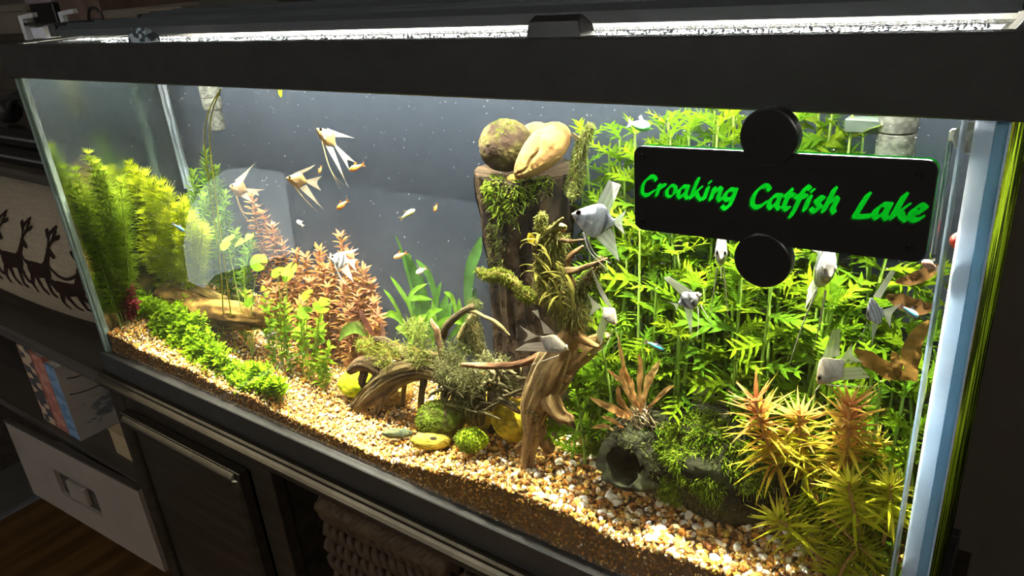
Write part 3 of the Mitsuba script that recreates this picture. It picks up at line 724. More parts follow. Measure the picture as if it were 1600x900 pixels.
def two_tone(d, c1, c2, freq, seed, lo=.42, hi=.58, oct_=4):
    t = np.clip((meshkit.fbm(d * freq + seed, oct_, seed) - lo) / (hi - lo), 0, 1)[:, None]
    return .75 * (np.asarray(c1) * (1 - t) + np.asarray(c2) * t)
def stone(name, label, px, py, rx, ry, y, c1, c2, seed, depth=1.0, amp=.07, tilt=0., sub=4, freq=5, grow=None, sub_n=700, bsdf='m_rough'):
    """Stone whose outline covers the ellipse rx, ry (pixels) about px, py, at depth y."""
    c = at(px, py, y); s = mpp(c)
    R_ = frame(_RIGHT, [0, 0, 1]) @ rot(0, tilt, 0)
    v, f, d = blob(c, (rx * s, ry * s * 1.02 * depth, ry * s), sub, amp, 1.4, seed, R_)
    v += (meshkit.fbm(d * 14 + seed, 3, seed)[:, None] - .5) * d @ R_.T * ry * s * .10
    k = thing(name, label, 'stone')
    m = Mesh().add(v, f, two_tone(d, c1, c2, freq, seed) * (.8 + .4 * meshkit.noise(d * 30, seed)[:, None]))
    put('body', m, bsdf, k, smooth=True)
    if grow:
        r = np.random.default_rng(seed); up = [(c + R_ @ (np.array([a, 0, b]) * [rx * s, 0, ry * s]) + np.array([0, -ry * s * .5, 0]), rad * ry * s) for a, b, rad in grow]
        moss_on(k, v, f, up, r, sub_n, ln=.0028, wd=.0009, cols=((.22, .34, .03), (.32, .42, .04), (.14, .2, .02)))
    return k, v, f, c, s
AL = srgb(150, 175, 30); OC = srgb(176, 150, 60); DK = srgb(64, 56, 38)
stone('algae_stone', 'round bright green algae covered stone standing alone on the gravel', 738, 687, 26, 18, .045, srgb(150, 180, 28), srgb(96, 120, 18), 3, grow=[(0, .5, 1.2)], freq=8)
k, v, f, c, s = stone('holed_stone', 'flat yellowish stone with a dark spot painted as the hole in its top', 674, 689, 32, 14, .040, srgb(186, 166, 62), srgb(140, 126, 44), 4, freq=7)
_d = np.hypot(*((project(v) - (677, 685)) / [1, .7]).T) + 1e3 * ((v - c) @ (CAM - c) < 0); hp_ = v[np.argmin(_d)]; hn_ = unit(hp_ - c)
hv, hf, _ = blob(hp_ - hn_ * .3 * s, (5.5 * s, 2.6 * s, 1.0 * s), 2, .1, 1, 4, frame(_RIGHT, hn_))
put('hole', Mesh().add(hv, hf, (.02, .015, .01)), 'm_rough', k, smooth=True)  # dark flat lump painted as the shaded hole, no recess is cut
stone('mossy_stone', 'dark mossy green stone behind the holed stone', 690, 655, 38, 30, .066, srgb(92, 112, 34), srgb(60, 58, 30), 5, grow=[(-.3, .6, .9)], freq=4)
stone('green_stone', 'bright yellow green stone under the left end of the arched root', 558, 600, 29, 21, .086, srgb(176, 190, 20), srgb(128, 148, 16), 6, freq=4)
stone('ochre_stone', 'rounded ochre stone seen through the root arch', 620, 610, 26, 28, .105, srgb(170, 140, 70), srgb(120, 96, 46), 7)
stone('yellow_stone', 'large yellowish stone behind the green algae stone', 812, 655, 44, 36, .090, srgb(186, 160, 36), srgb(138, 116, 30), 8, freq=3)
stone('yellow_stone', 'yellowish stone half hidden beside the mossy root tangle', 762, 648, 36, 30, .105, srgb(160, 138, 40), srgb(112, 96, 30), 9, freq=3)
stone('small_dark_stone', 'small dark greenish stone lying left of the holed stone', 622, 677, 24, 8, .040, srgb(84, 88, 56), srgb(52, 60, 50), 10)

# ------------------------------------------------------------------ wood
def px_path(pts):
    """(px, py, y, radius in px) rows to 3-D points and radii."""
    P = np.array([at(a, b, y) for a, b, y, _ in pts]); R_ = np.array([r * mpp(p) for p, (_, _, _, r) in zip(P, pts)])
    return np.column_stack([P, R_])
def wood_color(uv, v, c1, c2, seed, r=.01):
    s = meshkit.fbm(np.stack([np.cos(uv[:, 1]) * 3.2, np.sin(uv[:, 1]) * 3.2, uv[:, 0] * 22], 1) + seed, 4, seed)[:, None]
    g = meshkit.fbm(np.stack([np.cos(uv[:, 1]) * 7, np.sin(uv[:, 1]) * 7, uv[:, 0] * 60], 1) + seed, 3, seed + 1)[:, None] * .6 + meshkit.noise(v * 520, seed)[:, None] * .4
    t = np.clip((s - .36) / .3, 0, 1)
    return .75 * (np.asarray(c1) * (1 - t) + np.asarray(c2) * t) * (.35 + 1.3 * g)
WB1, WB2 = srgb(66, 46, 26), srgb(142, 112, 70)
def branch(m, pts, c1=WB1, c2=WB2, amp=.22, seed=0, sides=None, n=None, groove=9.0):
    Q = px_path(pts); L = np.linalg.norm(np.diff(Q[:, :3], axis=0), axis=1).sum()
    n = n or int(np.clip(L / .0018, 8, 130)); S = smooth_path(Q, n)
    arc = np.concatenate([[0], np.cumsum(np.linalg.norm(np.diff(S[:, :3], axis=0), axis=1) / np.maximum(.5 * (S[1:, 3] + S[:-1, 3]), .0012))])
    wob = (meshkit.noise(np.column_stack([arc * .28, np.full(n, seed * 3.1), np.zeros(n)]), seed) - .5) * .7
    S[:, 2] += wob * S[:, 3]; S[:, 0] += np.roll(wob, 3) * S[:, 3]
    rr = np.maximum(S[:, 3], .0004)
    v, f, uv = tube(S[:, :3], rr, sides or int(np.clip(rr.max() * 3400, 6, 64)), amp, seed, groove=groove)
    m.add(v, f, wood_color(uv, v, c1, c2, seed))
    return v, f

# tree stump ornament in the middle of the tank
st = thing('tree_stump', 'tall dark stump rising in the middle of the tank with stones on top', 'stump')
c0 = on_ground(872, 655); Yt = .150
a0, a1 = at(845, 640, Yt), at(822, 262, Yt)
sc_ = mpp(a0)
na, nz = 72, 90
A, U = np.meshgrid(np.arange(na) * 2 * np.pi / na, np.linspace(0, 1, nz))
base_r = np.interp(U, [0, .06, .2, .45, .7, .9, 1], [98, 86, 66, 60, 62, 70, 72]) * sc_
nse = meshkit.fbm(np.stack([np.cos(A) * 2.6, np.sin(A) * 2.6, U * 1.6], -1), 4, 2) - .5
ridge = np.abs(meshkit.fbm(np.stack([np.cos(A) * 6, np.sin(A) * 6, U * 2.2], -1) + 9, 3, 6) - .5)
Rr = base_r * (1 + .42 * nse - .5 * ridge)
ax0 = np.array([a0[0], Yt, float(ground(a0[0], Yt)) - .004]); ax1 = np.array([a1[0], Yt, a1[2]])
cen = ax0 * (1 - U[..., None]) + ax1 * U[..., None]
dep = .052 / (72 * sc_)                                   # depth of the section, so that it clears the back glass
V = cen + np.stack([np.cos(A) * Rr, np.sin(A) * Rr * min(dep, 1), 0 * A], -1)
V[..., 1] = np.clip(V[..., 1], .05, GY1 - .002)
i, j = np.meshgrid(np.arange(nz - 1), np.arange(na), indexing='ij'); p_, q_ = (i * na + j).ravel(), (i * na + (j + 1) % na).ravel()
F = np.vstack([np.stack([p_, q_, q_ + na], 1), np.stack([p_, q_ + na, p_ + na], 1)])
Vf = V.reshape(-1, 3); Vf = np.vstack([Vf, V[-1].mean(0) - [0, 0, .012]]); jj = np.arange(na)
F = np.vstack([F, np.stack([np.full(na, len(Vf) - 1), (nz - 1) * na + jj, (nz - 1) * na + (jj + 1) % na], 1)])
dd = np.stack([np.cos(A) * 3, np.sin(A) * 3, U * 6], -1).reshape(-1, 3); dd = np.vstack([dd, [0, 0, 6]])
tcol = two_tone(dd, srgb(14, 10, 7), srgb(44, 35, 24), 1.6, 3) * (.4 + 1.1 * meshkit.noise(Vf * 380, 4)[:, None])
put('trunk', Mesh().add(Vf, F, tcol), 'm_rough', st, smooth=True)
r = np.random.default_rng(31)
front = lambda px, py: at(px, py, Yt - .045)
moss_on(st, Vf, F, [(front(790, 318), .022), (front(775, 300), .018), (front(880, 300), .030), (front(850, 295), .022), (front(900, 315), .026), (front(830, 290), .02)], r, 3800, ln=.006, cols=((.10, .17, .015), (.24, .34, .03), (.16, .22, .03)))
moss_on(st, Vf, F, [(front(775, 370), .018), (front(770, 410), .018), (front(800, 300), .02), (front(905, 360), .016), (front(890, 340), .018), (front(870, 320), .03), (front(920, 300), .035), (front(905, 340), .03), (front(900, 380), .03)], r, 3800, name='dark_moss', ln=.0045, cols=((.07, .09, .02), (.12, .13, .04), (.05, .06, .02)))

stone('cap_stone', 'dark round stone speckled with green algae on top of the stump', 790, 227, 42, 41, .128, srgb(38, 29, 22), srgb(54, 50, 26), 12, freq=2.2, amp=.07, grow=[(.15, .95, .5), (.5, .7, .3), (-.5, .85, .25)], sub_n=150)
k, v, f, c, s = stone('cap_stone', 'pale tan stone behind the cleft one on top of the stump', 840, 215, 26, 24, .165, srgb(102, 88, 50), srgb(80, 66, 38), 13, amp=.08)
# cleft stone: elongated, leaning, with a dark crease
k = thing('cleft_stone', 'smooth tan elongated stone with a dark crease leaning on top of the stump', 'stone')
c = at(846, 237, .122); s = mpp(c)
R_ = frame(unit(_RIGHT * .70 + UPV * .70), -FWD)
v, f, d = blob([0, 0, 0], (56 * s, 29 * s, 26 * s), 4, .06, 1.3, 14)
# crease: a carved groove along the lower face
ux, uy = v[:, 0] / (56 * s), v[:, 1] / (29 * s)
gr_ = np.exp(-((uy - .12 - .22 * np.sin(ux * 3.4 + .6) - .08 * np.sin(ux * 11)) / .07) ** 2) * np.exp(-((ux + .35) / .42) ** 2) * (v[:, 2] > 0)
v = v * (1 - .22 * gr_[:, None]); v[:, 1:] *= (1 + .26 * ux)[:, None]
col = two_tone(d, srgb(104, 84, 48), srgb(84, 62, 36), 2.5, 14) * (.86 + .25 * meshkit.noise(d * 26, 4)[:, None])
col = col * (1 - .55 * gr_[:, None])
put('body', Mesh().add(v @ R_.T + c, f, col), 'm_rough', k, smooth=True)
v, f, d = blob(at(799, 284, .112), (9 * s, 8 * s, 14 * s), 3, .12, 1.3, 15, rot(0, .5, 0))
k2 = thing('cap_stone', 'small yellowish stone wedged under the cleft stone', 'stone')
put('body', Mesh().add(v, f, two_tone(d, srgb(124, 98, 44), srgb(92, 74, 34), 3, 15)), 'm_rough', k2, smooth=True)

# mossy snag standing right of the stones
k = thing('mossy_twig', 'short mossy twig sticking up right of the stones on the stump', 'driftwood')
m = Mesh()
tv = [branch(m, [(892, 304, .140, 12), (902, 276, .145, 11), (908, 240, .145, 9), (915, 215, .145, 7), (924, 197, .145, 5)], srgb(30, 26, 16), srgb(78, 70, 42), seed=41), branch(m, [(912, 226, .145, 5), (900, 214, .143, 4), (894, 208, .142, 2)], srgb(30, 26, 16), srgb(78, 70, 42), seed=42)]
put('wood', m, 'm_rough', k, smooth=True)
moss_on(k, *tv[0], [(at(918, 215, .14), .04), (at(903, 260, .135), .03)], r, 2200, ln=.0035, cols=((.16, .2, .05), (.28, .33, .08)))

# branching driftwood in front of the stump
dw = thing('branching_driftwood', 'gnarled branching driftwood standing on one leg in front of the stump', 'driftwood')
m = Mesh(); W = {}
c_leg1, c_leg2 = srgb(92, 68, 40), srgb(188, 156, 104)
W['leg'] = branch(m, [(826, 745, .052, 9), (827, 718, .052, 11), (829, 690, .054, 13), (832, 655, .056, 17), (846, 620, .058, 26), (858, 590, .060, 31), (868, 565, .063, 30), (884, 535, .068, 20)], c_leg1, c_leg2, .26, 51)
branch(m, [(838, 665, .056, 13), (846, 685, .064, 11), (858, 702, .072, 9)], c_leg1, srgb(150, 120, 80), .2, 52)
branch(m, [(850, 600, .056, 17), (862, 632, .052, 16), (876, 650, .050, 11), (892, 656, .048, 8)], c_leg1, c_leg2, .25, 53)
branch(m, [(876, 580, .064, 20), (900, 557, .070, 18), (922, 540, .078, 16), (942, 528, .085, 9), (952, 522, .09, 4)], c_leg1, srgb(150, 122, 78), .25, 54)
W['stem'] = branch(m, [(872, 560, .064, 22), (896, 520, .066, 15), (902, 500, .066, 14), (884, 470, .064, 20), (868, 440, .062, 19), (862, 410, .060, 16), (866, 380, .060, 12), (880, 352, .060, 7)], seed=55, amp=.3)
W['up'] = branch(m, [(864, 392, .060, 10), (852, 366, .056, 9), (846, 345, .054, 7), (848, 334, .053, 4)], seed=56, c1=srgb(70, 66, 30), c2=srgb(140, 140, 60))
branch(m, [(852, 372, .056, 7), (868, 352, .052, 4), (880, 340, .05, 2)], seed=57, c1=srgb(56, 54, 26), c2=srgb(110, 104, 54))
branch(m, [(852, 362, .056, 6), (872, 356, .052, 4), (886, 354, .05, 2)], seed=58, c1=srgb(56, 54, 26), c2=srgb(110, 104, 54))
branch(m, [(862, 376, .056, 4), (890, 376, .052, 3), (915, 375, .05, 1.6)], srgb(44, 32, 20), srgb(100, 80, 54), seed=59)
branch(m, [(842, 376, .056, 6), (838, 390, .055, 7), (845, 408, .056, 8), (858, 428, .058, 9)], seed=60, c1=srgb(30, 24, 16), c2=srgb(64, 50, 32))
W['arm'] = branch(m, [(876, 470, .06, 11), (846, 468, .056, 9), (818, 456, .053, 9), (800, 440, .050, 9), (780, 430, .048, 8.5), (762, 431, .047, 7), (751, 425, .047, 5), (746, 418, .047, 2.5)], seed=61, c1=srgb(56, 48, 22), c2=srgb(116, 104, 50), amp=.2)
branch(m, [(893, 510, .064, 12), (904, 524, .06, 9), (920, 534, .056, 6), (936, 542, .054, 3)], seed=62, amp=.2)
W['side'] = branch(m, [(890, 470, .066, 12), (905, 458, .07, 10), (918, 440, .074, 8), (930, 420, .078, 6), (944, 402, .08, 3)], srgb(50, 36, 22), srgb(104, 82, 52), seed=63)
branch(m, [(880, 424, .062, 8), (906, 420, .066, 5), (930, 412, .07, 3.5), (950, 404, .072, 1.6)], srgb(44, 32, 20), srgb(96, 76, 50), seed=64)
branch(m, [(824, 690, .052, 4), (812, 696, .049, 5), (806, 702, .047, 4)], seed=65)
branch(m, [(834, 636, .054, 5), (815, 643, .052, 3.5), (798, 637, .051, 2.5), (790, 634, .051, 1.2)], seed=66, c1=srgb(40, 30, 20), c2=srgb(92, 72, 46))
branch(m, [(850, 552, .062, 7), (820, 566, .058, 6), (785, 572, .055, 5.5), (750, 571, .053, 5), (722, 570, .052, 3.2)], c1=srgb(64, 44, 28), c2=srgb(130, 98, 70), seed=67)
branch(m, [(890, 450, .064, 12), (882, 420, .066, 8), (894, 398, .068, 5), (912, 384, .07, 2)], srgb(50, 36, 22), srgb(100, 78, 50), seed=68)
put('wood', m, 'm_rough', dw, smooth=True)
r = np.random.default_rng(33)
for nm, cen, n, kw in (('arm', [(at(780, 430, .04), .016), (at(755, 425, .04), .014), (at(820, 458, .045), .014)], 1100, dict(ln=.0035, cols=((.22, .28, .03), (.13, .16, .03)))),
                       ('stem', [(at(868, 440, .045), .035), (at(890, 480, .05), .026), (at(862, 400, .05), .025)], 2600, dict(ln=.009, wd=.0008, cols=((.26, .24, .07), (.16, .17, .05), (.10, .12, .03)), droop=.6)),
                       ('up', [(at(852, 350, .05), .03)], 900, dict(ln=.0035, cols=((.22, .22, .06), (.14, .16, .04)))),
                       ('side', [(at(915, 445, .06), .03)], 1000, dict(ln=.005, cols=((.12, .13, .04), (.07, .08, .02)))),
                       ('leg', [(at(884, 535, .05), .014), (at(832, 655, .04), .011)], 600, dict(ln=.003, cols=((.10, .11, .03), (.06, .07, .02))))):
    moss_on(dw, *W[nm], cen, r, n, **kw)
# ribbon like epiphyte leaves hanging on the wood
m = Mesh()
for px, py, L in ((842, 372, .02), (836, 384, .025), (832, 400, .022), (836, 420, .024), (850, 430, .026), (868, 450, .03), (878, 430, .028), (850, 446, .024), (890, 444, .03), (862, 470, .026), (846, 410, .02), (836, 430, .022), (884, 462, .026), (874, 410, .02)):
    for q in range(3):
        v, f = leaf_local(L * r.uniform(.6, 1.1), .0028, 7, r.uniform(.8, 2.6), .1, 'strap')
        a = r.uniform(0, 6.28); R_ = frame([math.cos(a), math.sin(a) * .6 - .3, r.uniform(-.2, .6)], [0, 0, 1])
        m.add(v @ R_.T + at(px, py, .042) + r.uniform(-.003, .003, 3), f, np.array([.085, .08, .016]) * r.uniform(.5, 1.1))
put('ribbon_leaves', m, 'm_leaf', dw, smooth=True, kind='stuff')
k = thing('yellow_leaf', 'small yellow leaf caught on the driftwood tip below the stones', 'leaf')
v, f = leaf_local(18 * mpp(at(830, 370, .05)), .008, 6, .7, .3); R_ = frame([.1, -.2, .9], [1, -.6, 0])
put('blade', Mesh().add(v @ R_.T + at(831, 380, .047), f, (.26, .2, .012)), 'm_leaf', k, smooth=True)

# arched root with a tangle of twigs left of the stump
ar = thing('arched_root', 'dark arched driftwood root overgrown with moss and thin twigs', 'driftwood')
m = Mesh(); W = {}
dk1, dk2 = srgb(44, 36, 24), srgb(112, 98, 62)
W['arch'] = branch(m, [(553, 640, .068, 7), (574, 622, .070, 15), (596, 602, .074, 20), (620, 585, .078, 20), (650, 575, .082, 20), (680, 576, .086, 22), (706, 588, .088, 24), (728, 612, .086, 24), (742, 640, .083, 18), (748, 664, .080, 9)], dk1, dk2, .34, 71)
branch(m, [(604, 600, .072, 10), (598, 622, .070, 9), (588, 646, .068, 5)], dk1, dk2, .3, 72)
branch(m, [(600, 582, .078, 15), (580, 572, .074, 13), (562, 570, .070, 11), (546, 580, .068, 6)], srgb(34, 26, 18), srgb(80, 66, 44), .3, 73)
branch(m, [(570, 578, .071, 7), (566, 596, .070, 6), (572, 610, .07, 3)], srgb(34, 26, 18), srgb(70, 58, 40), .3, 74)
branch(m, [(636, 580, .09, 4), (632, 600, .092, 4), (630, 634, .094, 3.5)], dk1, dk2, .2, 75)
branch(m, [(662, 588, .082, 6), (660, 612, .078, 5), (657, 640, .074, 5), (655, 655, .072, 5)], dk1, dk2, .2, 76)
branch(m, [(640, 560, .080, 10), (622, 546, .078, 7), (604, 534, .077, 6), (586, 528, .076, 4)], dk1, dk2, .2, 77)
W['twig'] = branch(m, [(694, 570, .086, 8), (690, 540, .088, 6), (692, 522, .088, 6), (702, 505, .088, 6), (720, 490, .088, 5), (739, 478, .088, 4.5)], srgb(44, 38, 26), srgb(92, 82, 56), .2, 78)
branch(m, [(730, 484, .088, 4), (752, 492, .086, 3), (778, 506, .084, 3), (797, 524, .082, 1.4)], srgb(54, 50, 30), srgb(100, 92, 58), .2, 79)
W['stub'] = branch(m, [(752, 560, .10, 9), (746, 540, .10, 11), (742, 515, .10, 10), (738, 500, .10, 9), (742, 494, .1, 5)], dk1, srgb(120, 110, 66), .2, 80)
branch(m, [(736, 548, .10, 9), (722, 532, .10, 9), (730, 512, .10, 9), (740, 502, .1, 7)], srgb(80, 76, 40), srgb(150, 140, 84), .2, 81)
branch(m, [(698, 566, .084, 5), (690, 545, .082, 5), (684, 522, .080, 5.5), (678, 508, .079, 4.5), (674, 498, .079, 2)], srgb(104, 80, 54), srgb(164, 140, 104), .15, 82)
rr = np.random.default_rng(35)
for q in range(64):
    px, py = rr.uniform(690, 800), rr.uniform(560, 650)
    a = rr.uniform(-.6, 2.6); L = rr.uniform(18, 48)
    y0 = rr.uniform(.062, .095)
    p1 = (px + L * .5 * math.cos(a) + rr.uniform(-8, 8), py + L * .5 * math.sin(a) + rr.uniform(-8, 8)); p2 = (px + L * math.cos(a), py + L * math.sin(a) + rr.uniform(-8, 8))
    branch(m, [(px, py, y0, 4), (*p1, y0 - .006, 3), (*p2, y0 - .01, 1.2)], srgb(50, 46, 30), srgb(110, 104, 70), .2, 90 + q, sides=5)
put('wood', m, 'm_rough', ar, smooth=True)
cols_m = ((.17, .18, .07), (.24, .25, .10), (.11, .12, .045))
moss_on(ar, *W['arch'], [(at(700, 590, .06), .03), (at(725, 620, .06), .03), (at(645, 555, .06), .014), (at(600, 560, .06), .012), (at(690, 565, .06), .02)], rr, 2400, ln=.005, cols=cols_m)
moss_on(ar, *W['stub'], [(at(740, 520, .09), .03)], rr, 900, ln=.003, cols=cols_m)
m = Mesh()                                                # loose moss cushions on and around the root
for px, py, y0, rad, n, L, cl in ((655, 548, .075, 34, 900, .008, ((.26, .30, .07), (.18, .22, .05))), (705, 575, .07, 36, 1300, .008, cols_m), (735, 590, .066, 36, 1300, .008, cols_m), (770, 570, .075, 34, 900, .008, cols_m),
                               (730, 630, .066, 30, 900, .007, ((.07, .08, .03), (.10, .11, .04))), (612, 545, .073, 22, 500, .008, ((.30, .34, .06), (.2, .24, .04))), (575, 540, .072, 22, 400, .008, ((.3, .36, .05), (.2, .24, .04))), (648, 512, .085, 26, 700, .009, ((.26, .32, .06), (.18, .24, .05))),
                               (742, 474, .10, 12, 300, .006, ((.2, .24, .08), (.14, .18, .05))), (600, 560, .072, 26, 400, .007, ((.3, .34, .06), (.2, .24, .04))), (715, 545, .085, 30, 700, .008, ((.2, .24, .07), (.14, .16, .05))), (785, 600, .08, 30, 700, .007, cols_m), (690, 640, .07, 26, 600, .006, cols_m)):
    c = at(px, py, y0); s = mpp(c); d = unit(rr.standard_normal((n, 3))); P = c + d * rad * s * (rr.random((n, 1)) ** .5) * [1, .7, .62]
    n2 = int(n * .6); tuft(m, P[:n2], d[:n2] + [0, 0, .5], rr, ln=L * .8, wd=.0009, cols=cl, droop=.4)
put('loose_moss', m, 'm_leaf', ar, kind='stuff')

# brown log lying on the left
lg = thing('left_log', 'weathered tan log lying on the gravel among the plants on the left', 'driftwood')
m = Mesh(); 
W['log'] = branch(m, [(254, 462, .105, 15), (285, 472, .105, 21), (320, 482, .100, 24), (355, 490, .096, 23), (385, 495, .092, 20), (412, 500, .09, 12)], srgb(52, 37, 14), srgb(118, 92, 42), .22, 111, sides=40, groove=13)
branch(m, [(262, 446, .125, 9), (290, 448, .12, 14), (320, 462, .115, 12), (350, 470, .11, 8)], srgb(60, 52, 22), srgb(96, 82, 38), .22, 112)
branch(m, [(340, 500, .09, 10), (360, 508, .085, 9), (390, 508, .082, 6)], srgb(60, 46, 26), srgb(120, 92, 50), .3, 113)
put('wood', m, 'm_rough', lg, smooth=True)

# hollow dark log with moss at the near right
hl = thing('hollow_log', 'dark hollow log lying near the front with a round open end and green moss', 'driftwood')
P0, P1 = at(975, 712, .050), at(1225, 762, .060)
Q = smooth_path(np.array([[*at(972, 728, .032), .86], [*at(986, 722, .048), 1.0], [*at(1015, 708, .072), 1.42], [*at(1065, 702, .090), 1.80], [*at(1120, 708, .094), 2.0], [*at(1175, 734, .090), 1.65], [*at(1235, 762, .080), .75]]), 70)
r0 = 45 * mpp(P0)
v, f, uv = tube(Q[:, :3], r0 * Q[:, 3], 44, .42, 121, groove=5)
v, f, uv = v[:-2], f[:-88], uv[:-2]
v2, _, _ = tube(Q[:, :3], r0 * Q[:, 3] * .78, 44, .18, 122); v2 = v2[:-2].reshape(70, 44, 3); v2[40:] = v2[40]; v2 = v2.reshape(-1, 3)
nn = len(v); sd = 44; jj = np.arange(sd); jn = (jj + 1) % sd
f2 = f[:, ::-1] + nn
rim0 = np.vstack([np.stack([jj, jn, nn + jn], 1)[:, ::-1], np.stack([jj, nn + jn, nn + jj], 1)[:, ::-1]])
e = 69 * sd
endc = np.full(sd, 2 * nn); rim1 = np.stack([e + jj, e + jn, endc], 1)
v = v + unit(v - np.repeat(Q[:, :3], sd, 0)) * ((meshkit.fbm(v * [60, 60, 150], 4, 17) - .5) * .011)[:, None]
allv = np.vstack([v, v2, v[-sd:].mean(0)]); allf = np.vstack([f, f2, rim0, rim1])
lc = wood_color(np.vstack([uv, uv, uv[-1:]]), allv, srgb(18, 18, 13), srgb(46, 50, 32), 12)
put('hollow_body', Mesh().add(allv, allf, lc), 'm_rough', hl, smooth=True)
m = Mesh(); r = np.random.default_rng(37)
for k_, (px, py, y0, rx, ry, rz) in enumerate(((1040, 662, .078, 62, 24, 30), (1120, 660, .086, 60, 30, 30), (1105, 778, .074, 78, 26, 26), (1180, 788, .074, 50, 24, 24), (1000, 680, .078, 42, 20, 20))):
    c = at(px, py, y0); s = mpp(c)
    v_, f_, d_ = blob(c, (rx * s, rz * s * .8, ry * s), 4, .22, 1.7, 60 + k_)
    m.add(v_, f_, two_tone(d_ * 1.5, srgb(26, 25, 18), srgb(56, 60, 38), 2.2, 60 + k_) * (.7 + .5 * meshkit.noise(d_ * 22, 3)[:, None]))
put('bark_shelf', m, 'm_rough', hl, smooth=True)
fins_ = Mesh()
for px, py, y0, w_, h_, a in ((1098, 622, .098, 17, 40, .25), (1158, 628, .100, 22, 38, -.3), (1130, 640, .096, 20, 30, .1)):
    c = at(px, py, y0); s = mpp(c)
    v_, f_, d_ = blob(c, (w_ * s, 5 * s, h_ * s), 3, .2, 1.5, px % 7, rot(0, a, 0))
    fins_.add(v_, f_, two_tone(d_ * 2, srgb(96, 104, 66), srgb(136, 146, 90), 3, 4))
put('bark_fin', fins_, 'm_rough', hl, smooth=True)
mv, mf, mc = m.arrays()
mg = ((.22, .38, .02), (.36, .50, .04), (.10, .18, .012))
fr1 = lambda px, py: at(px, py, .055)
moss_on(hl, np.vstack([allv, mv]), np.vstack([allf, mf + len(allv)]), [(fr1(x_, y_), rr_) for x_, y_, rr_ in ((1090, 670, .026), (1060, 700, .022), (1120, 660, .024), (1150, 640, .02), (1050, 760, .016), (1110, 745, .02), (1160, 720, .018), (1080, 720, .016), (1130, 620, .02), (1180, 745, .018), (1040, 790, .014), (1060, 640, .018))], r, 9500, ln=.0062, cols=mg)
moss_on(hl, np.vstack([allv, mv]), np.vstack([allf, mf + len(allv)]), [(fr1(x_, y_), rr_) for x_, y_, rr_ in ((1000, 690, .02), (985, 660, .02), (1020, 720, .016), (1100, 770, .025), (1180, 770, .02), (1060, 740, .02), (1140, 690, .03))], r, 3500, name='dark_moss', ln=.0035, cols=((.06, .08, .02), (.10, .12, .04), (.16, .18, .06)))

# ------------------------------------------------------------------ name sign held on the front glass
sg = thing('name_sign', 'black acrylic sign with green cut-out lettering reading Croaking Catfish Lake', 'sign')
plastic('m_signblack', (.010, .010, .010), .30, .5)
scene['m_signgreen'] = {'type': 'principledthin', 'base_color': rgb(.02, .30, .05), 'roughness': .7, 'diff_trans': 1.6, 'eta': 1.03}
ys0, ys1, ys2 = -.0165, -.0135, -.0095                    # front and back of the black layer, back of the green layer
SC = [at(990, 229, ys0), at(1463, 250, ys0), at(1449, 413, ys0), at(993, 357, ys0)]
sx0 = (SC[0][0] + SC[3][0]) / 2; sx1 = (SC[1][0] + SC[2][0]) / 2
szl0, szl1, szr0, szr1 = SC[3][2], SC[0][2], SC[2][2], SC[1][2]
W_ = sx1 - sx0
def to_world_xz(u, v):
    """Sign coordinates: u 0..1 from left to right, v 0..1 from bottom to top, slightly tilted as it hangs."""
    z0 = szl0 + (szr0 - szl0) * u; z1 = szl1 + (szr1 - szl1) * u
    return sx0 + W_ * u, z0 + (z1 - z0) * v
H_ = ((szl1 - szl0) + (szr1 - szr0)) / 2
tiltv = ((szl0 + szl1) / 2, (szr0 + szr1) / 2)
def place(poly):
    """Polygon in metres (origin at the lower left of the sign) to world x, z."""
    k = (tiltv[1] - tiltv[0]) / W_
    return affinity.affine_transform(poly, [1, 0, k, 1, sx0, tiltv[0] - H_ / 2])
plate = Polygon([(0, 0), (W_, 0), (W_, H_), (0, H_)]).buffer(-.0065).buffer(.0065, 12)
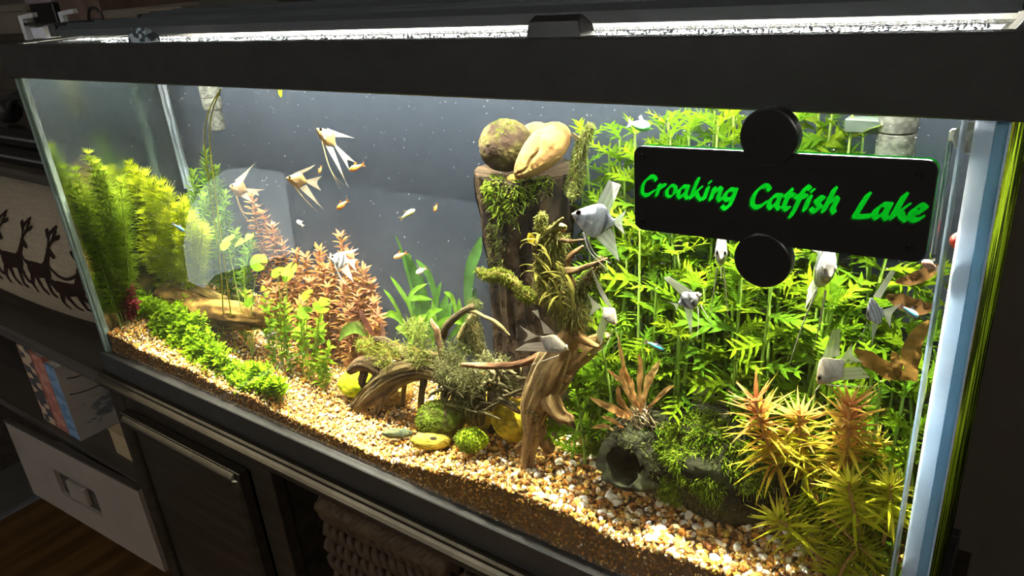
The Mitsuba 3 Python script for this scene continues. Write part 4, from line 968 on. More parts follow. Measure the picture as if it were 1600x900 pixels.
# brush letters: each stroke is a path swept with a slanted flat nib, with stencil gaps between the strokes
def nib(path, w=.20, n=28):
    P = smooth_path(np.array(path, float), n)
    th = math.radians(52); e = np.array([math.cos(th), math.sin(th)]) * w * .5; t = np.array([-math.sin(th), math.cos(th)]) * .05
    q = [Polygon([p + e + t, p + e - t, p - e - t, p - e + t]) for p in P]
    return unary_union([unary_union([a, b]).convex_hull for a, b in zip(q[:-1], q[1:])])
G = {   # x-height .62, capitals 1.0; strokes in units of the capital height
    'C': (.74, [[(.70, .80), (.60, .94), (.42, .93), (.22, .74), (.12, .42), (.15, .14), (.32, .04), (.52, .12), (.66, .26)]]),
    'r': (.46, [[(.16, .58), (.10, .06)], [(.20, .36), (.28, .54), (.42, .58)]]),
    'o': (.54, [[(.24, .58), (.10, .40), (.09, .16), (.20, .05)], [(.32, .60), (.44, .50), (.44, .26), (.30, .07)]]),
    'a': (.58, [[(.40, .58), (.22, .56), (.08, .32), (.10, .10), (.20, .06), (.30, .22)], [(.46, .60), (.40, .20), (.50, .04)]]),
    'k': (.56, [[(.26, .98), (.18, .60), (.08, .06)], [(.46, .60), (.24, .34)], [(.30, .30), (.38, .14), (.52, .02)]]),
    'i': (.30, [[(.18, .60), (.10, .06)], [(.21, .83), (.23, .86)]]),
    'n': (.56, [[(.16, .60), (.08, .06)], [(.18, .36), (.34, .60), (.44, .56), (.40, .20), (.48, .04)]]),
    'g': (.58, [[(.42, .58), (.24, .57), (.10, .34), (.14, .12), (.30, .14)], [(.50, .60), (.42, .10), (.32, -.22), (.14, -.28), (.08, -.20)]]),
    't': (.40, [[(.24, .84), (.16, .50), (.12, .14), (.20, .04), (.32, .10)], [(.06, .60), (.38, .64)]]),
    'f': (.44, [[(.52, .92), (.42, 1.0), (.32, .84), (.24, .46), (.16, .06), (.06, -.26)], [(.08, .56), (.46, .62)]]),
    's': (.44, [[(.40, .56), (.28, .60), (.16, .50), (.22, .36), (.34, .24), (.28, .08), (.12, .04), (.04, .12)]]),
    'h': (.58, [[(.28, .98), (.20, .60), (.08, .06)], [(.20, .36), (.36, .60), (.46, .54), (.40, .20), (.48, .04)]]),
    'L': (.66, [[(.34, .96), (.26, .66), (.12, .12)], [(.10, .07), (.34, .08), (.62, .14)]]),
    'e': (.50, [[(.14, .30), (.34, .36), (.42, .50), (.32, .60), (.18, .54), (.08, .30), (.12, .08), (.28, .04), (.44, .16)]])}
def word(txt, x0, x1, base0, base1, cap):
    adv = sum(G[ch][0] for ch in txt); sx = (x1 - x0) / adv
    out, x = [], x0
    for ch in txt:
        w_, st_ = G[ch]
        b = base0 + (base1 - base0) * (x - x0) / (x1 - x0)
        for s in st_:
            poly = nib(s, .27)
            out.append(affinity.affine_transform(poly, [sx, .16 * cap, 0, cap, x, b]))
        x += w_ * sx
    return out
def sp(px, py):
    """Photograph pixel to metres on the sign."""
    p = at(px, py, ys0); k = (tiltv[1] - tiltv[0]) / W_
    x = p[0] - sx0; return x, p[2] - (tiltv[0] - H_ / 2) - k * x
letters = []
for txt, l0, l1, cap in (('Croaking', (997, 306), (1152, 318), .0150), ('Catfish', (1168, 325), (1311, 335), .0160), ('Lake', (1329, 341), (1447, 347), .0160)):
    a_, b_ = sp(*l0), sp(*l1)
    letters += word(txt, a_[0], b_[0] - .0018, a_[1], b_[1], cap)
cut = unary_union(letters)
put('face_plate', extrude_y(place(plate.difference(cut)), ys0, ys1), 'm_signblack', sg)
put('lettering', extrude_y(place(plate.buffer(-.0002)), ys1 + .0001, ys2), 'm_signgreen', sg, label='green translucent layer showing through the letters and along the top edge')
for (px, py) in ((1003, 245), (1436, 273), (1421, 388), (1004, 346)):
    c = at(px, py, ys0 - .0008)
    ring_ = trimesh.creation.annulus(r_min=.0009, r_max=.0019, height=.0012); ring_.apply_transform(trimesh.transformations.rotation_matrix(np.pi / 2, [1, 0, 0])); ring_.apply_translation(c)
    put('screw', ring_, 'm_blackgloss', sg)
for (px, py, pr, nm) in ((1200, 215, 46, 'upper'), (1190, 408, 45, 'lower')):
    yf_ = -.0185 if nm == 'upper' else -.0183
    c = at(px, py, yf_); r_ = pr * mpp(c) * 1.0
    # turned puck with rounded front edge; the lower half of the upper one blends into the plate
    prof_ = np.array([[0, 0], [r_ * .93, 0], [r_ * .985, .0006], [r_, .0022], [r_, .0085], [0, .0085]])
    d_ = trimesh.creation.revolve(prof_, sections=64)
    v = np.array(d_.vertices); v = np.stack([v[:, 0], v[:, 2], v[:, 1]], 1) + [c[0], yf_, c[2]]
    m_ = trimesh.Trimesh(v, d_.faces, process=False)
    if m_.volume < 0: m_.invert()
    put('puck', m_, 'm_signblack', sg, smooth=30)
    back_ = trimesh.creation.cylinder(radius=r_ * .5, segment=[[c[0], yf_ + .0085, c[2]], [c[0], .0038, c[2]]], sections=48)
    put('magnet_foot', back_, 'm_black', sg, smooth=30)
# ------------------------------------------------------------------ pipes and small equipment in the water
plastic('m_pipe', mikit.proc(lambda p, n, uv: mix(mi.Color3f(.022, .025, .022), mi.Color3f(.075, .082, .07), smoothstep(.3, .72, fbm(p.x * 240, p.y * 240, p.z * 240, 4)))), .6, .3)
plastic('m_clearplastic', (.04, .055, .048), .3, .3)
def pipe(label, px, py0, py1, y, rpx, joints):
    t = thing('intake_pipe', label, 'pipe')
    top = at(px, py0, y); r_ = rpx * mpp(top); bot = at(px, py1, y)[2]
    def seg(z0, z1, rr):
        pr = np.array([[0, z0], [rr * .94, z0], [rr, z0 + .0012], [rr, z1 - .0012], [rr * .94, z1], [0, z1]])
        m_ = trimesh.creation.revolve(pr, sections=40); m_.apply_translation([top[0], y, 0]); return m_
    zs = [1.262] + [at(px, j, y)[2] for j in joints] + [bot]
    for q, (za_, zb_) in enumerate(zip(zs[:-1], zs[1:])):
        put('pipe_section', seg(zb_ + .0004, za_, r_ * (1, .985, .97)[q % 3]), 'm_pipe', t, smooth=35)
    put('strainer', seg(bot - .03, bot, r_ * .8), 'm_pipe', t, smooth=35)
    return t, top, r_
t, tp, r_ = pipe('thick mottled grey pipe hanging at the upper right behind the sign', 1405, 182, 300, .165, 29, [206])
arm = at(1352, 192, .165)
put('side_arm', box(arm[0] - .014, tp[0] - r_ * .6, .158, .172, arm[2] - .007, arm[2] + .004, .001), 'm_clearplastic', t)
t2, tp2, r2 = pipe('short pale pipe stub hanging at the upper left of the tank', 327, 140, 170, .165, 15, [152])
hp_ = thing('heater_tube', 'slim upright glass heater tube near the left rear corner', 'heater')
hx = at(268, 200, .19)
scene['m_tubeglass'] = {'type': 'principled', 'base_color': rgb(.12, .16, .2), 'roughness': .12, 'specular': .6}
for dx_, w_ in ((0, .004), (.011, .003)):
    zlo = at(284, 292, .19)[2]
    put('tube', trimesh.creation.cylinder(radius=w_, segment=[[hx[0] + dx_, .19, zlo], [hx[0] + dx_, .19, 1.262]], sections=20), 'm_tubeglass', hp_, smooth=35)
put('cap', box(hx[0] - .007, hx[0] + .017, .183, .197, 1.250, 1.266, .002), 'm_black', hp_)
# thermometer with a red ball in the near right corner and its suction cup
th_ = thing('thermometer', 'slim glass thermometer with a blurred red ball in the near right corner', 'thermometer')
tx = at(1499, 376, .020); cx_, cy_ = X1 - .030, .0245
put('tube', trimesh.creation.cylinder(radius=.0016, segment=[[cx_, cy_, tx[2] - .012], [cx_, cy_, at(1515, 214, .02)[2]]], sections=14), 'm_tubeglass', th_, smooth=35)
v, f, _ = blob(at(1499, 376, .0175), [.0052] * 3, 3, 0); plastic('m_red', (.5, .02, .012), .4, .5)
put('red_ball', trimesh.Trimesh(v, f), 'm_red', th_, smooth=True)
k = thing('suction_clip', 'small white rubber suction clip high on the near corner of the glass', 'clip')
c = at(1519, 213, .013); plastic('m_rubber', (.4, .4, .36), .5, .4)
pr = np.array([[0, 0], [.0035, 0], [.0085, -.0035], [.0092, -.0035], [.0042, .0015], [.0022, .004], [0, .004]])
m_ = trimesh.creation.revolve(pr[::-1], sections=32); v = np.array(m_.vertices); m_ = trimesh.Trimesh(np.stack([v[:, 0], v[:, 2], v[:, 1]], 1) + [c[0], .0130, c[2]], m_.faces, process=False)
put('cup', m_, 'm_rubber', k, smooth=30)
put('arm', box(c[0] - .012, c[0] + .001, .0135, .019, c[2] - .004, c[2] + .003, .0012), 'm_rubber', k)
# tiny air bubbles in the water
m = Mesh(); bv, bf = np.array(_ico[0].vertices), np.array(_ico[0].faces)
for q in range(620):
    px, py, y = r.uniform(100, 1480), 125 + 380 * r.random() ** 2.2, r.uniform(.012, .2)
    p = at(px, py, y)
    if not (X0 + .015 < p[0] < X1 - .02 and p[2] < 1.255): continue
    m.add(bv * r.uniform(.0002, .00055) + p, bf, (.5, .52, .54))
bb = put('air_bubbles', m, 'm_bubble', smooth=True)
tag(bb, 'fine white air bubbles drifting in the upper water', 'bubbles', kind='stuff')
scene['m_bubble'] = {'type': 'principledthin', 'base_color': VC, 'roughness': .3, 'diff_trans': 1.4, 'eta': 1.3}

# faintly hazy water filling the tank
scene['m_clearwater'] = {'type': 'null'}
scene['aquarium__water'] = {**mikit.ply(box(X0 + GT + .0002, X1 - GT - .0002, .0146, YB - GT - .0002, .7765, 1.2600), 'm_clearwater'),
                            'interior': {'type': 'homogeneous', 'albedo': rgb(.90, .93, .90), 'sigma_t': rgb(.17, .165, .17)}}
tag('aquarium__water', 'slightly hazy tank water')
# ------------------------------------------------------------------ fish
class FishFrame:
    """Flat frame of a fish: origin O, forward a, up b, side n; built from photograph pixels on a plane through depth y."""
    def __init__(s, N, Tl, U, y, yaw):
        O = at((N[0] + Tl[0]) / 2, (N[1] + Tl[1]) / 2, y)
        n = unit(CAM - O); c, q = math.cos(yaw), math.sin(yaw)
        n = np.array([n[0] * c - n[1] * q, n[0] * q + n[1] * c, n[2] * .4]); s.n = unit(n); s.O = O
        s.N, s.T = s.pt(N), s.pt(Tl)
        s.a = unit(s.N - s.T); s.L = np.linalg.norm(s.N - s.T)
        b = np.cross(s.n, s.a); s.b = b if np.dot(s.pt(U) - s.N, b) > 0 else -b
    def pt(s, p):
        d = ray(*p); return CAM + d * (np.dot(s.O - CAM, s.n) / np.dot(d, s.n))
    def loc(s, p):
        q = s.pt(p) - s.N; return np.array([-np.dot(q, s.a), np.dot(q, s.b)])
    def w(s, uv, side=0.):
        uv = np.asarray(uv, float); return s.N - s.a * uv[..., :1] + s.b * uv[..., 1:2] + s.n * np.asarray(side)[..., None]
class FreeFrame(FishFrame):
    def __init__(s, N3, a, b, L):
        s.N, s.a, s.L = np.asarray(N3, float), unit(a), L
        s.b = unit(np.asarray(b, float) - s.a * np.dot(b, s.a)); s.n = np.cross(s.a, s.b)
        if np.dot(s.n, CAM - s.N) < 0: s.n = -s.n
TOPP = ([0, .08, .20, .34, .48, .60, .70, .80, .89, .95, 1.0], [0, .22, .46, .68, .88, 1.0, .95, .70, .38, .24, .20])
def body_mesh(F, hU, hV, cols, thick=.30, stripes=(), slim=False):
    ns, nt = 40, 13
    s_ = np.linspace(0, 1, ns); t_ = np.sin(np.linspace(-np.pi / 2, np.pi / 2, nt))
    if slim:
        pu = np.interp(s_, [0, .05, .2, .4, .6, .85, 1], [0, .45, .85, 1, .9, .5, .34]); pv = pu
    else:
        pu = np.interp(s_, *TOPP); pv = np.interp(s_, [0, .06, .16, .32, .48, .60, .72, .84, .93, 1], [0, .18, .40, .70, .92, 1.0, .88, .50, .27, .2])
    k = np.array([1, 2, 3, 2, 1.]) / 9
    pu, pv = (np.convolve(np.pad(x, 2, mode='edge'), k, 'valid') for x in (pu, pv)); pu[0] = pv[0] = 0.02
    th = np.interp(s_, [0, .1, .3, .55, .85, 1], [.10, .6, 1, .92, .4, .2]) * thick * F.L * .5
    V, C = [], []
    base, belly, back, head, dark = (np.asarray(c, float) for c in cols)
    for side in (1, -1):
        S, Tt = np.meshgrid(s_, t_, indexing='ij')
        h = np.where(Tt > 0, Tt * hU * pu[:, None], Tt * hV * pv[:, None])
        w_ = th[:, None] * np.sqrt(np.clip(1 - Tt ** 2, 0, 1)) * side
        V.append(F.w(np.stack([S * F.L, h], -1), w_).reshape(-1, 3))
        c = base + (back - base) * np.clip(Tt, 0, 1)[..., None] ** 1.5 + (belly - base) * np.clip(-Tt, 0, 1)[..., None] ** 1.2
        c = c + (head - c) * (np.clip(1 - S / .26, 0, 1)[..., None] ** .8)
        for (p0, wd, st) in stripes:
            g = np.exp(-((S - p0 + .10 * (np.abs(Tt) - .5) * .3) / wd) ** 2) * st
            c = c + (dark - c) * g[..., None]
        sc_t = meshkit.noise(np.stack([S * 42, Tt * 30, S * 0 + side], -1), 3)[..., None]
        C.append((c * (.70 + .55 * sc_t)).reshape(-1, 3))
    i, j = np.meshgrid(np.arange(ns - 1), np.arange(nt - 1), indexing='ij'); p = (i * nt + j).ravel()
    f = np.vstack([np.stack([p, p + nt, p + nt + 1], 1), np.stack([p, p + nt + 1, p + 1], 1)])
    V, C = np.vstack(V), np.clip(np.vstack(C), 0, .92)
    Fc = np.vstack([f, f[:, ::-1] + ns * nt])
    if trimesh.Trimesh(V - V.mean(0), Fc, process=False).volume < 0: Fc = Fc[:, ::-1]
    return Mesh().add(V, Fc, C)
def fin_sheet(F, q, col, nu=14, nv=11, ripple=.012, ray=.35, side=0., bow=.0, rays=7, notch=.0):
    """Fin from a quad in the flat frame: base front, base back, tip front, tip back."""
    q = np.asarray(q, float); u, v = np.meshgrid(np.linspace(0, 1, nu), np.linspace(0, 1, nv), indexing='ij')
    A = q[0] * (1 - v[..., None]) + q[1] * v[..., None]; B = q[2] * (1 - v[..., None]) + q[3] * v[..., None]
    d = B - A; pr = np.stack([-d[..., 1], d[..., 0]], -1)
    uv = A + d * (u * (1 - notch * np.sin(np.pi * v) * u))[..., None] + pr * (bow * np.sin(np.pi * u))[..., None]
    L = np.linalg.norm(d, axis=-1).mean()
    w_ = side + ripple * L * np.sin(v * np.pi * rays) * u + .06 * L * np.sin(u * 2.2) * (1 if side >= 0 else -1) * .4
    c = np.asarray(col, float) * .60 * (1 - ray * (.5 + .5 * np.cos(v * np.pi * 2 * rays))[..., None] * .8)
    i, j = np.meshgrid(np.arange(nu - 1), np.arange(nv - 1), indexing='ij'); p = (i * nv + j).ravel()
    f = np.vstack([np.stack([p, p + nv, p + nv + 1], 1), np.stack([p, p + nv + 1, p + 1], 1)])
    return Mesh().add(F.w(uv, w_).reshape(-1, 3), f, c.reshape(-1, 3))
def eye(F, par, s_, t_, r_, iris=(.62, .52, .30), th=.3):
    for side in ((1, -1)):
        c = F.w(np.array([s_, t_]), np.array(side * th))
        v, f, _ = blob([0, 0, 0], (r_, r_, r_ * .5), 2, 0); R_ = np.stack([F.a, F.b, F.n], 1)
        e = put('eye', Mesh().add(v @ R_.T + c, f, iris), 'm_eye', par, smooth=True)
        v, f, _ = blob([0, 0, 0], (r_ * .55, r_ * .55, r_ * .35), 2, 0)
        put('pupil', Mesh().add(v @ R_.T + c + F.n * side * r_ * .28, f, (.012, .01, .01)), 'm_eye', e, smooth=True)
PALE = {'gold': ((.33, .20, .08), (.38, .265, .135), (.28, .16, .065), (.34, .18, .04), (.3, .2, .1)),
        'silver': ((.44, .47, .50), (.52, .54, .54), (.32, .35, .38), (.42, .38, .32), (.035, .035, .04)),
        'blue': ((.50, .58, .66), (.70, .73, .78), (.34, .40, .50), (.42, .38, .36), (.05, .06, .09)),
        'white': ((.54, .50, .40), (.56, .54, .46), (.50, .42, .26), (.50, .34, .11), (.3, .2, .1))}
PALE = {k_: tuple(tuple(np.array(c_) * .55) for c_ in v_) for k_, v_ in PALE.items()}
def angelfish(label, F, U, V, kind, dorsal, anal, tail, pelvic, stripes=(), fin=(.86, .84, .80), thick=.30, eyepos=(.15, .10), pect=None, px=True):
    L = F.loc if px else (lambda p: np.array(p, float) * F.L)
    hU, hV = abs(L(U)[1]), abs(L(V)[1])
    k = thing('angelfish', label, 'fish', 'angelfish in the aquarium')
    th = thick * F.L * .5
    put('body', body_mesh(F, hU, hV, PALE[kind], thick, stripes), 'm_fish', k, smooth=True)
    put('dorsal_fin', fin_sheet(F, [L(p) for p in dorsal], fin), 'm_fin', k, smooth=True)
    put('anal_fin', fin_sheet(F, [L(p) for p in anal], fin), 'm_fin', k, smooth=True)
    put('tail_fin', fin_sheet(F, [L(p) for p in tail], fin, rays=9, notch=.3), 'm_fin', k, smooth=True)
    for q, p in enumerate(pelvic):
        P = [L(a) for a in p]
        Pw = smooth_path(np.array([F.w(a, np.array((1 if q == 0 else -1) * th * (.5 + .5 * i))) for i, a in enumerate(P)]), 16)
        v, f, _ = tube(Pw, np.linspace(.026, .006, 16) * F.L, 5)
        put('pelvic_fin', Mesh().add(v, f, np.array(PALE[kind][1]) * [1, .95, .75]), 'm_fish', k, smooth=True)
    o = np.array([.34 * F.L, -.05 * hV])
    for side in (1, -1):
        put('pectoral_fin', fin_sheet(F, [o, o + [0, -.05 * F.L], o + [.17 * F.L, -.04 * F.L], o + [.15 * F.L, -.11 * F.L]], np.array(fin) * 1.15, 7, 7, side=side * th * 1.05, rays=4), 'm_fin', k, smooth=True)
    eye(F, k, eyepos[0] * F.L, eyepos[1] * hU * 2, .060 * F.L, th=th * .62)
    return k
def A(label, N, Tl, U, V, y, yaw, kind, dorsal, anal, tail, pelvic, **kw):
    F = FishFrame(N, Tl, U, y, yaw)
    return angelfish(label, F, U, V, kind, dorsal, anal, tail, pelvic, **kw)
S3 = ((.14, .05, .75), (.42, .06, .9), (.72, .07, .95))
GF = (.88, .76, .56)
A('golden angelfish swimming highest over the dark water, long fins trailing down', (494, 200), (524, 227), (519, 204), (502, 222), .07, .3, 'gold',
  [(511, 200), (522, 214), (555, 216), (540, 214)], [(508, 226), (521, 230), (545, 293), (541, 287)], [(523, 224), (524, 230), (556, 254), (546, 266)], [[(502, 220), (512, 258), (529, 294)], [(505, 224), (520, 268), (540, 290)]], fin=GF)
A('golden angelfish facing left just below the highest one', (447, 278), (480, 284), (466, 269), (469, 295), .07, .2, 'gold',
  [(458, 271), (473, 271), (493, 257), (487, 263)], [(468, 294), (479, 288), (506, 327), (497, 317)], [(479, 281), (480, 286), (503, 275), (502, 298)], [[(459, 290), (475, 310), (495, 330)], [(463, 292), (478, 312), (490, 325)]], fin=GF)
A('pinkish golden angelfish facing left before the veiled green plants', (358, 291), (386, 297), (374, 281), (375, 308), .075, .2, 'gold',
  [(366, 283), (380, 284), (401, 253), (392, 262)], [(374, 306), (385, 301), (408, 322), (400, 322)], [(385, 294), (386, 299), (414, 296), (406, 306)], [[(369, 306), (377, 330), (396, 354)], [(371, 308), (382, 332), (397, 336)]], fin=GF)
A('small silver angelfish with dark bars in front of the red plants', (514, 402), (545, 408), (533, 393), (532, 421), .10, .15, 'silver',
  [(524, 395), (541, 397), (561, 388), (550, 396)], [(532, 421), (544, 412), (553, 441), (549, 428)], [(544, 405), (545, 411), (559, 404), (558, 426)], [[(523, 413), (532, 434), (549, 450)], [(526, 416), (536, 438), (551, 452)]], stripes=((.2, .05, .5), (.45, .055, .9), (.7, .06, .9)), fin=(.82, .82, .76))
A('large silver blue angelfish facing left beside the stump, tall dorsal fin raised', (893, 334), (960, 347), (937, 317), (934, 373), .030, .05, 'blue',
  [(932, 318), (953, 331), (951, 281), (971, 288)], [(931, 371), (955, 355), (968, 408), (960, 366)], [(958, 343), (960, 351), (979, 328), (977, 367)], [[(911, 362), (922, 392), (950, 419)], [(915, 366), (930, 398), (957, 415)]], stripes=((.15, .04, .7), (.36, .045, .4), (.56, .03, .25), (.80, .05, 1.0)), fin=(.86, .88, .90), thick=.26)
A('golden white angelfish diving head down at the right side of the stump', (963, 508), (942, 481), (958, 478), (948, 503), .045, -.35, 'white',
  [(959, 483), (947, 476), (923, 414), (935, 452)], [(951, 498), (944, 488), (940, 540), (932, 518)], [(944, 483), (942, 478), (917, 457), (920, 495)], [[(958, 512), (949, 540), (930, 551)], [(961, 512), (964, 536), (956, 552)]], fin=(.88, .84, .74), thick=.36)
A('translucent golden angelfish heading right in front of the driftwood leg', (890, 547), (846, 527), (862, 520), (866, 555), .034, -.1, 'white',
  [(868, 521), (850, 521), (831, 485), (841, 484)], [(862, 550), (848, 533), (805, 547), (822, 536)], [(848, 529), (846, 523), (812, 508), (819, 534)], [[(874, 554), (855, 560), (833, 566)]], fin=(.86, .80, .68), thick=.26)
A('black and white marbled angelfish facing right before the green thicket', (1097, 459), (1061, 474), (1073, 454), (1086, 482), .055, -.2, 'silver',
  [(1080, 453), (1066, 462), (1046, 431), (1037, 434)], [(1083, 482), (1069, 479), (1081, 523), (1078, 515)], [(1063, 475), (1061, 471), (1042, 470), (1058, 486)], [[(1091, 478), (1093, 502), (1091, 527)], [(1094, 476), (1106, 500), (1115, 524)]], stripes=((.14, .06, .9), (.46, .09, 1.0), (.78, .08, 1.0)), fin=(.84, .84, .78))
A('striped silver angelfish in the near right corner, its blue flanked neighbour behind', (1353, 497), (1381, 487), (1367, 462), (1364, 510), .040, .35, 'silver',
  [(1364, 463), (1376, 466), (1391, 422), (1399, 424)], [(1362, 507), (1376, 498), (1362, 544), (1364, 530)], [(1379, 484), (1381, 491), (1408, 474), (1391, 512)], [[(1354, 502), (1346, 520), (1332, 541)], [(1359, 506), (1361, 520), (1360, 525)]], stripes=((.15, .035, .8), (.42, .03, .75), (.60, .03, .6), (.78, .04, .75)), fin=(.86, .86, .82), thick=.4)
A('pale golden angelfish facing down and left above the red tipped plant', (1277, 600), (1318, 563), (1287, 556), (1305, 600), .034, .15, 'white',
  [(1284, 560), (1312, 556), (1300, 516), (1313, 512)], [(1310, 594), (1318, 574), (1360, 590), (1345, 572)], [(1315, 560), (1319, 567), (1332, 535), (1349, 565)], [[(1291, 600), (1325, 601), (1369, 600)], [(1283, 602), (1276, 612), (1272, 622)]], fin=(.84, .84, .66), thick=.28, eyepos=(.20, .12))
def head_on(label, px, py, y, Lb, hU, hV, lean, pel, stripes=S3, kind='silver', yaw=0.):
    """Angelfish coming towards the camera."""
    p = at(px, py, y); d = unit((CAM - p) * [1, 1, 0])
    c, s = math.cos(yaw), math.sin(yaw); d = np.array([d[0] * c - d[1] * s, d[0] * s + d[1] * c, 0])
    F = FreeFrame(p + d * Lb * .5, d + np.array([0, 0, -.2]), np.array([0, 0, 1]) + lean * _RIGHT, Lb)
    return angelfish(label, F, (.5, hU), (.5, -hV), kind, [(.4, hU * .9), (.75, hU * .8), (.85, hU * 2.0), (1.0, hU * 1.9)], [(.5, -hV * .95), (.8, -hV * .7), (.95, -hV * 2.3), (1.1, -hV * 1.6)],
                     [(.98, .06), (.98, -.06), (1.5, .34), (1.5, -.30)], pel, stripes=stripes, px=False, thick=.36)
head_on('narrow silver angelfish seen head on, just below the sign and left of its lower puck', 1127, 395, .050, .026, .55, .62, .0, [[(.3, -.5), (.25, -1.4), (.2, -2.2)], [(.3, -.5), (.32, -1.4), (.4, -2.4)]])
head_on('silver grey angelfish seen head on, hanging below the right half of the sign', 1288, 418, .045, .034, .62, .66, .08, [[(.3, -.55), (.35, -1.5), (.3, -2.6)], [(.3, -.55), (.4, -1.4), (.6, -2.5)]], yaw=.25)

def small_fish(label, cat_group, N, Tl, y, h, body, fin, name='tetra', stripe=None, yaw=.1):
    U = ((N[0] + Tl[0]) / 2, (N[1] + Tl[1]) / 2 - 8)
    F = FishFrame(N, Tl, U, y, yaw)
    k = thing(name, label, 'fish', cat_group)
    hh = h * F.L
    c = np.asarray(body, float) * .55
    put('body', body_mesh(F, hh, hh, (c, c * .9 + .06, c * .8, c, (.05, .05, .05)), .34, (), slim=True), 'm_fish', k, smooth=True)
    put('tail_fin', fin_sheet(F, [(F.L * .96, hh * .3), (F.L * .96, -hh * .3), (F.L * 1.25, hh * .95), (F.L * 1.25, -hh * .95)], fin, 6, 7, rays=4, notch=.35), 'm_fin', k, smooth=True)
    put('dorsal_fin', fin_sheet(F, [(F.L * .42, hh * .95), (F.L * .62, hh * .85), (F.L * .62, hh * 1.8), (F.L * .75, hh * 1.3)], fin, 5, 5, rays=3), 'm_fin', k, smooth=True)
    eye(F, k, .14 * F.L, .15 * hh, .05 * F.L, (.5, .42, .3), th=.09 * F.L)
    if stripe is not None:
        for side in (1, -1):
            s = np.linspace(.10, .92, 14); wv = np.interp(s, [0, .1, .3, .55, .85, 1], [.1, .6, 1, .92, .4, .2]) * .34 * F.L * .5 + .0004
            P = F.w(np.stack([s * F.L, hh * .22 * np.ones(14)], -1), side * wv)
            v, f, _ = tube(P, .055 * F.L * np.sin(np.linspace(.5, 2.7, 14)), 6)
            put('flank_stripe', Mesh().add(v, f, stripe), 'm_stripe', k, smooth=True)
plastic('m_stripe', VC, .15, .8)
OR, OF = (.50, .15, .015), (.5, .2, .05)
eg = 'small orange tetras'
small_fish('small orange tetra right of the highest golden angelfish', eg, (546, 266), (566, 258), .09, .24, OR, OF)
small_fish('tiny orange tetra between the two upper golden angelfish', eg, (499, 271), (502, 261), .12, .26, OR, OF)
small_fish('small orange tetra pointing down in the middle of the dark water', eg, (527, 327), (542, 315), .10, .24, OR, OF)
small_fish('small orange tetra seen nearly upright, left of the stump', eg, (679, 331), (683, 320), .11, .24, OR, OF)
small_fish('orange brown tetra in front of the tall sword leaf', eg, (615, 403), (633, 396), .11, .22, (.58, .25, .08), OF)
small_fish('olive green tetra in the open water left of the stump', 'small pale tetras', (649, 327), (629, 340), .09, .2, (.38, .42, .16), (.3, .25, .15))
small_fish('pale cream tetra low in the dark water above the red plants', 'small pale tetras', (464, 344), (473, 352), .11, .3, (.62, .56, .42), (.5, .45, .36))
small_fish('white and pink tetra among the sword leaves', 'small pale tetras', (650, 427), (664, 420), .12, .28, (.78, .68, .58), (.6, .4, .3))
small_fish('rosy tetra in the shadow behind the driftwood leg', 'small pale tetras', (800, 621), (828, 613), .085, .16, (.52, .30, .22), (.4, .25, .2))
small_fish('silvery pink tetra among the round leaved plants', 'small pale tetras', (413, 530), (436, 517), .085, .15, (.62, .50, .44), (.5, .4, .36))
small_fish('bright green glowing fish above the thicket, left of the sign', 'small pale tetras', (1017, 199), (987, 193), .10, .30, (.10, .68, .14), (.35, .55, .4), name='green_fish')
small_fish('reddish white fish peeping out under the right end of the sign', 'small pale tetras', (1440, 408), (1462, 418), .05, .34, (.70, .30, .22), (.8, .76, .7), name='red_white_fish')
ng = 'neon tetras with a blue stripe'
NB = (.02, .50, .85)
small_fish('neon tetra with a bright blue stripe before the yellow green plant on the left', ng, (289, 362), (273, 351), .07, .18, (.12, .16, .2), (.3, .3, .3), stripe=NB, name='neon_tetra')
small_fish('neon tetra with a bright blue stripe in the shade above the brown crypt plant', ng, (1039, 547), (1012, 535), .08, .17, (.10, .14, .16), (.3, .2, .2), stripe=NB, name='neon_tetra')
small_fish('neon tetra with a bright blue stripe near the right corner beside the striped angelfish', ng, (1436, 496), (1411, 480), .045, .22, (.24, .28, .3), (.45, .3, .3), stripe=NB, name='neon_tetra')
# ------------------------------------------------------------------ plants
def stem_tube(P, r0, r1, c, sides=5):
    v, f, _ = tube(P, np.linspace(r0, r1, len(P)), sides)
    return Mesh().add(v, f, c)
# ---- water wisteria: lobed leaves, six shapes in five greens, placed as copies
def wisteria_leaf(seed):
    r = np.random.default_rng(seed); V, F, n0 = [], [], 0
    L = 1.0; bend = r.uniform(.3, .9)
    v, f = leaf_local(L, .15, 6, bend, .18, 'strap'); V.append(v); F.append(f); n0 += len(v)
    k = r.integers(3, 5)
    for q in range(k):
        u = .22 + .58 * q / (k - 1)
        base = np.array([L * math.sin(bend * u) / bend, 0, -L * (1 - math.cos(bend * u)) / bend])
        for s in (-1, 1):
            ll = (.50 - .30 * abs(u - .42)) * r.uniform(.75, 1.15)
            v, f = leaf_local(ll, .105, 3, bend * .5, .15, 'needle')
            a = s * r.uniform(.62, .95); c_, s_ = math.cos(a), math.sin(a)
            v = v @ np.array([[c_, s_, 0], [-s_, c_, 0], [0, 0, 1]]) + base
            v[:, 2] += .04 * s * v[:, 1]
            V.append(v); F.append(f + n0); n0 += len(v)
    return np.vstack(V), np.vstack(F)
WG = [(.050, .106, .003), (.068, .122, .0035), (.038, .090, .003), (.084, .132, .0045), (.030, .076, .0035)]
_wl = []
for s in range(6):
    v, f = wisteria_leaf(200 + s)
    rr = np.random.default_rng(s)
    for c in WG:
        col = np.array(c) * (.85 + .3 * (v[:, :1]) + .06 * rr.standard_normal((len(v), 1)))
        _wl.append(mikit.ply((v, f), 'm_leaf', smooth=True, color=np.clip(col, .004, .8)))
r = np.random.default_rng(71)
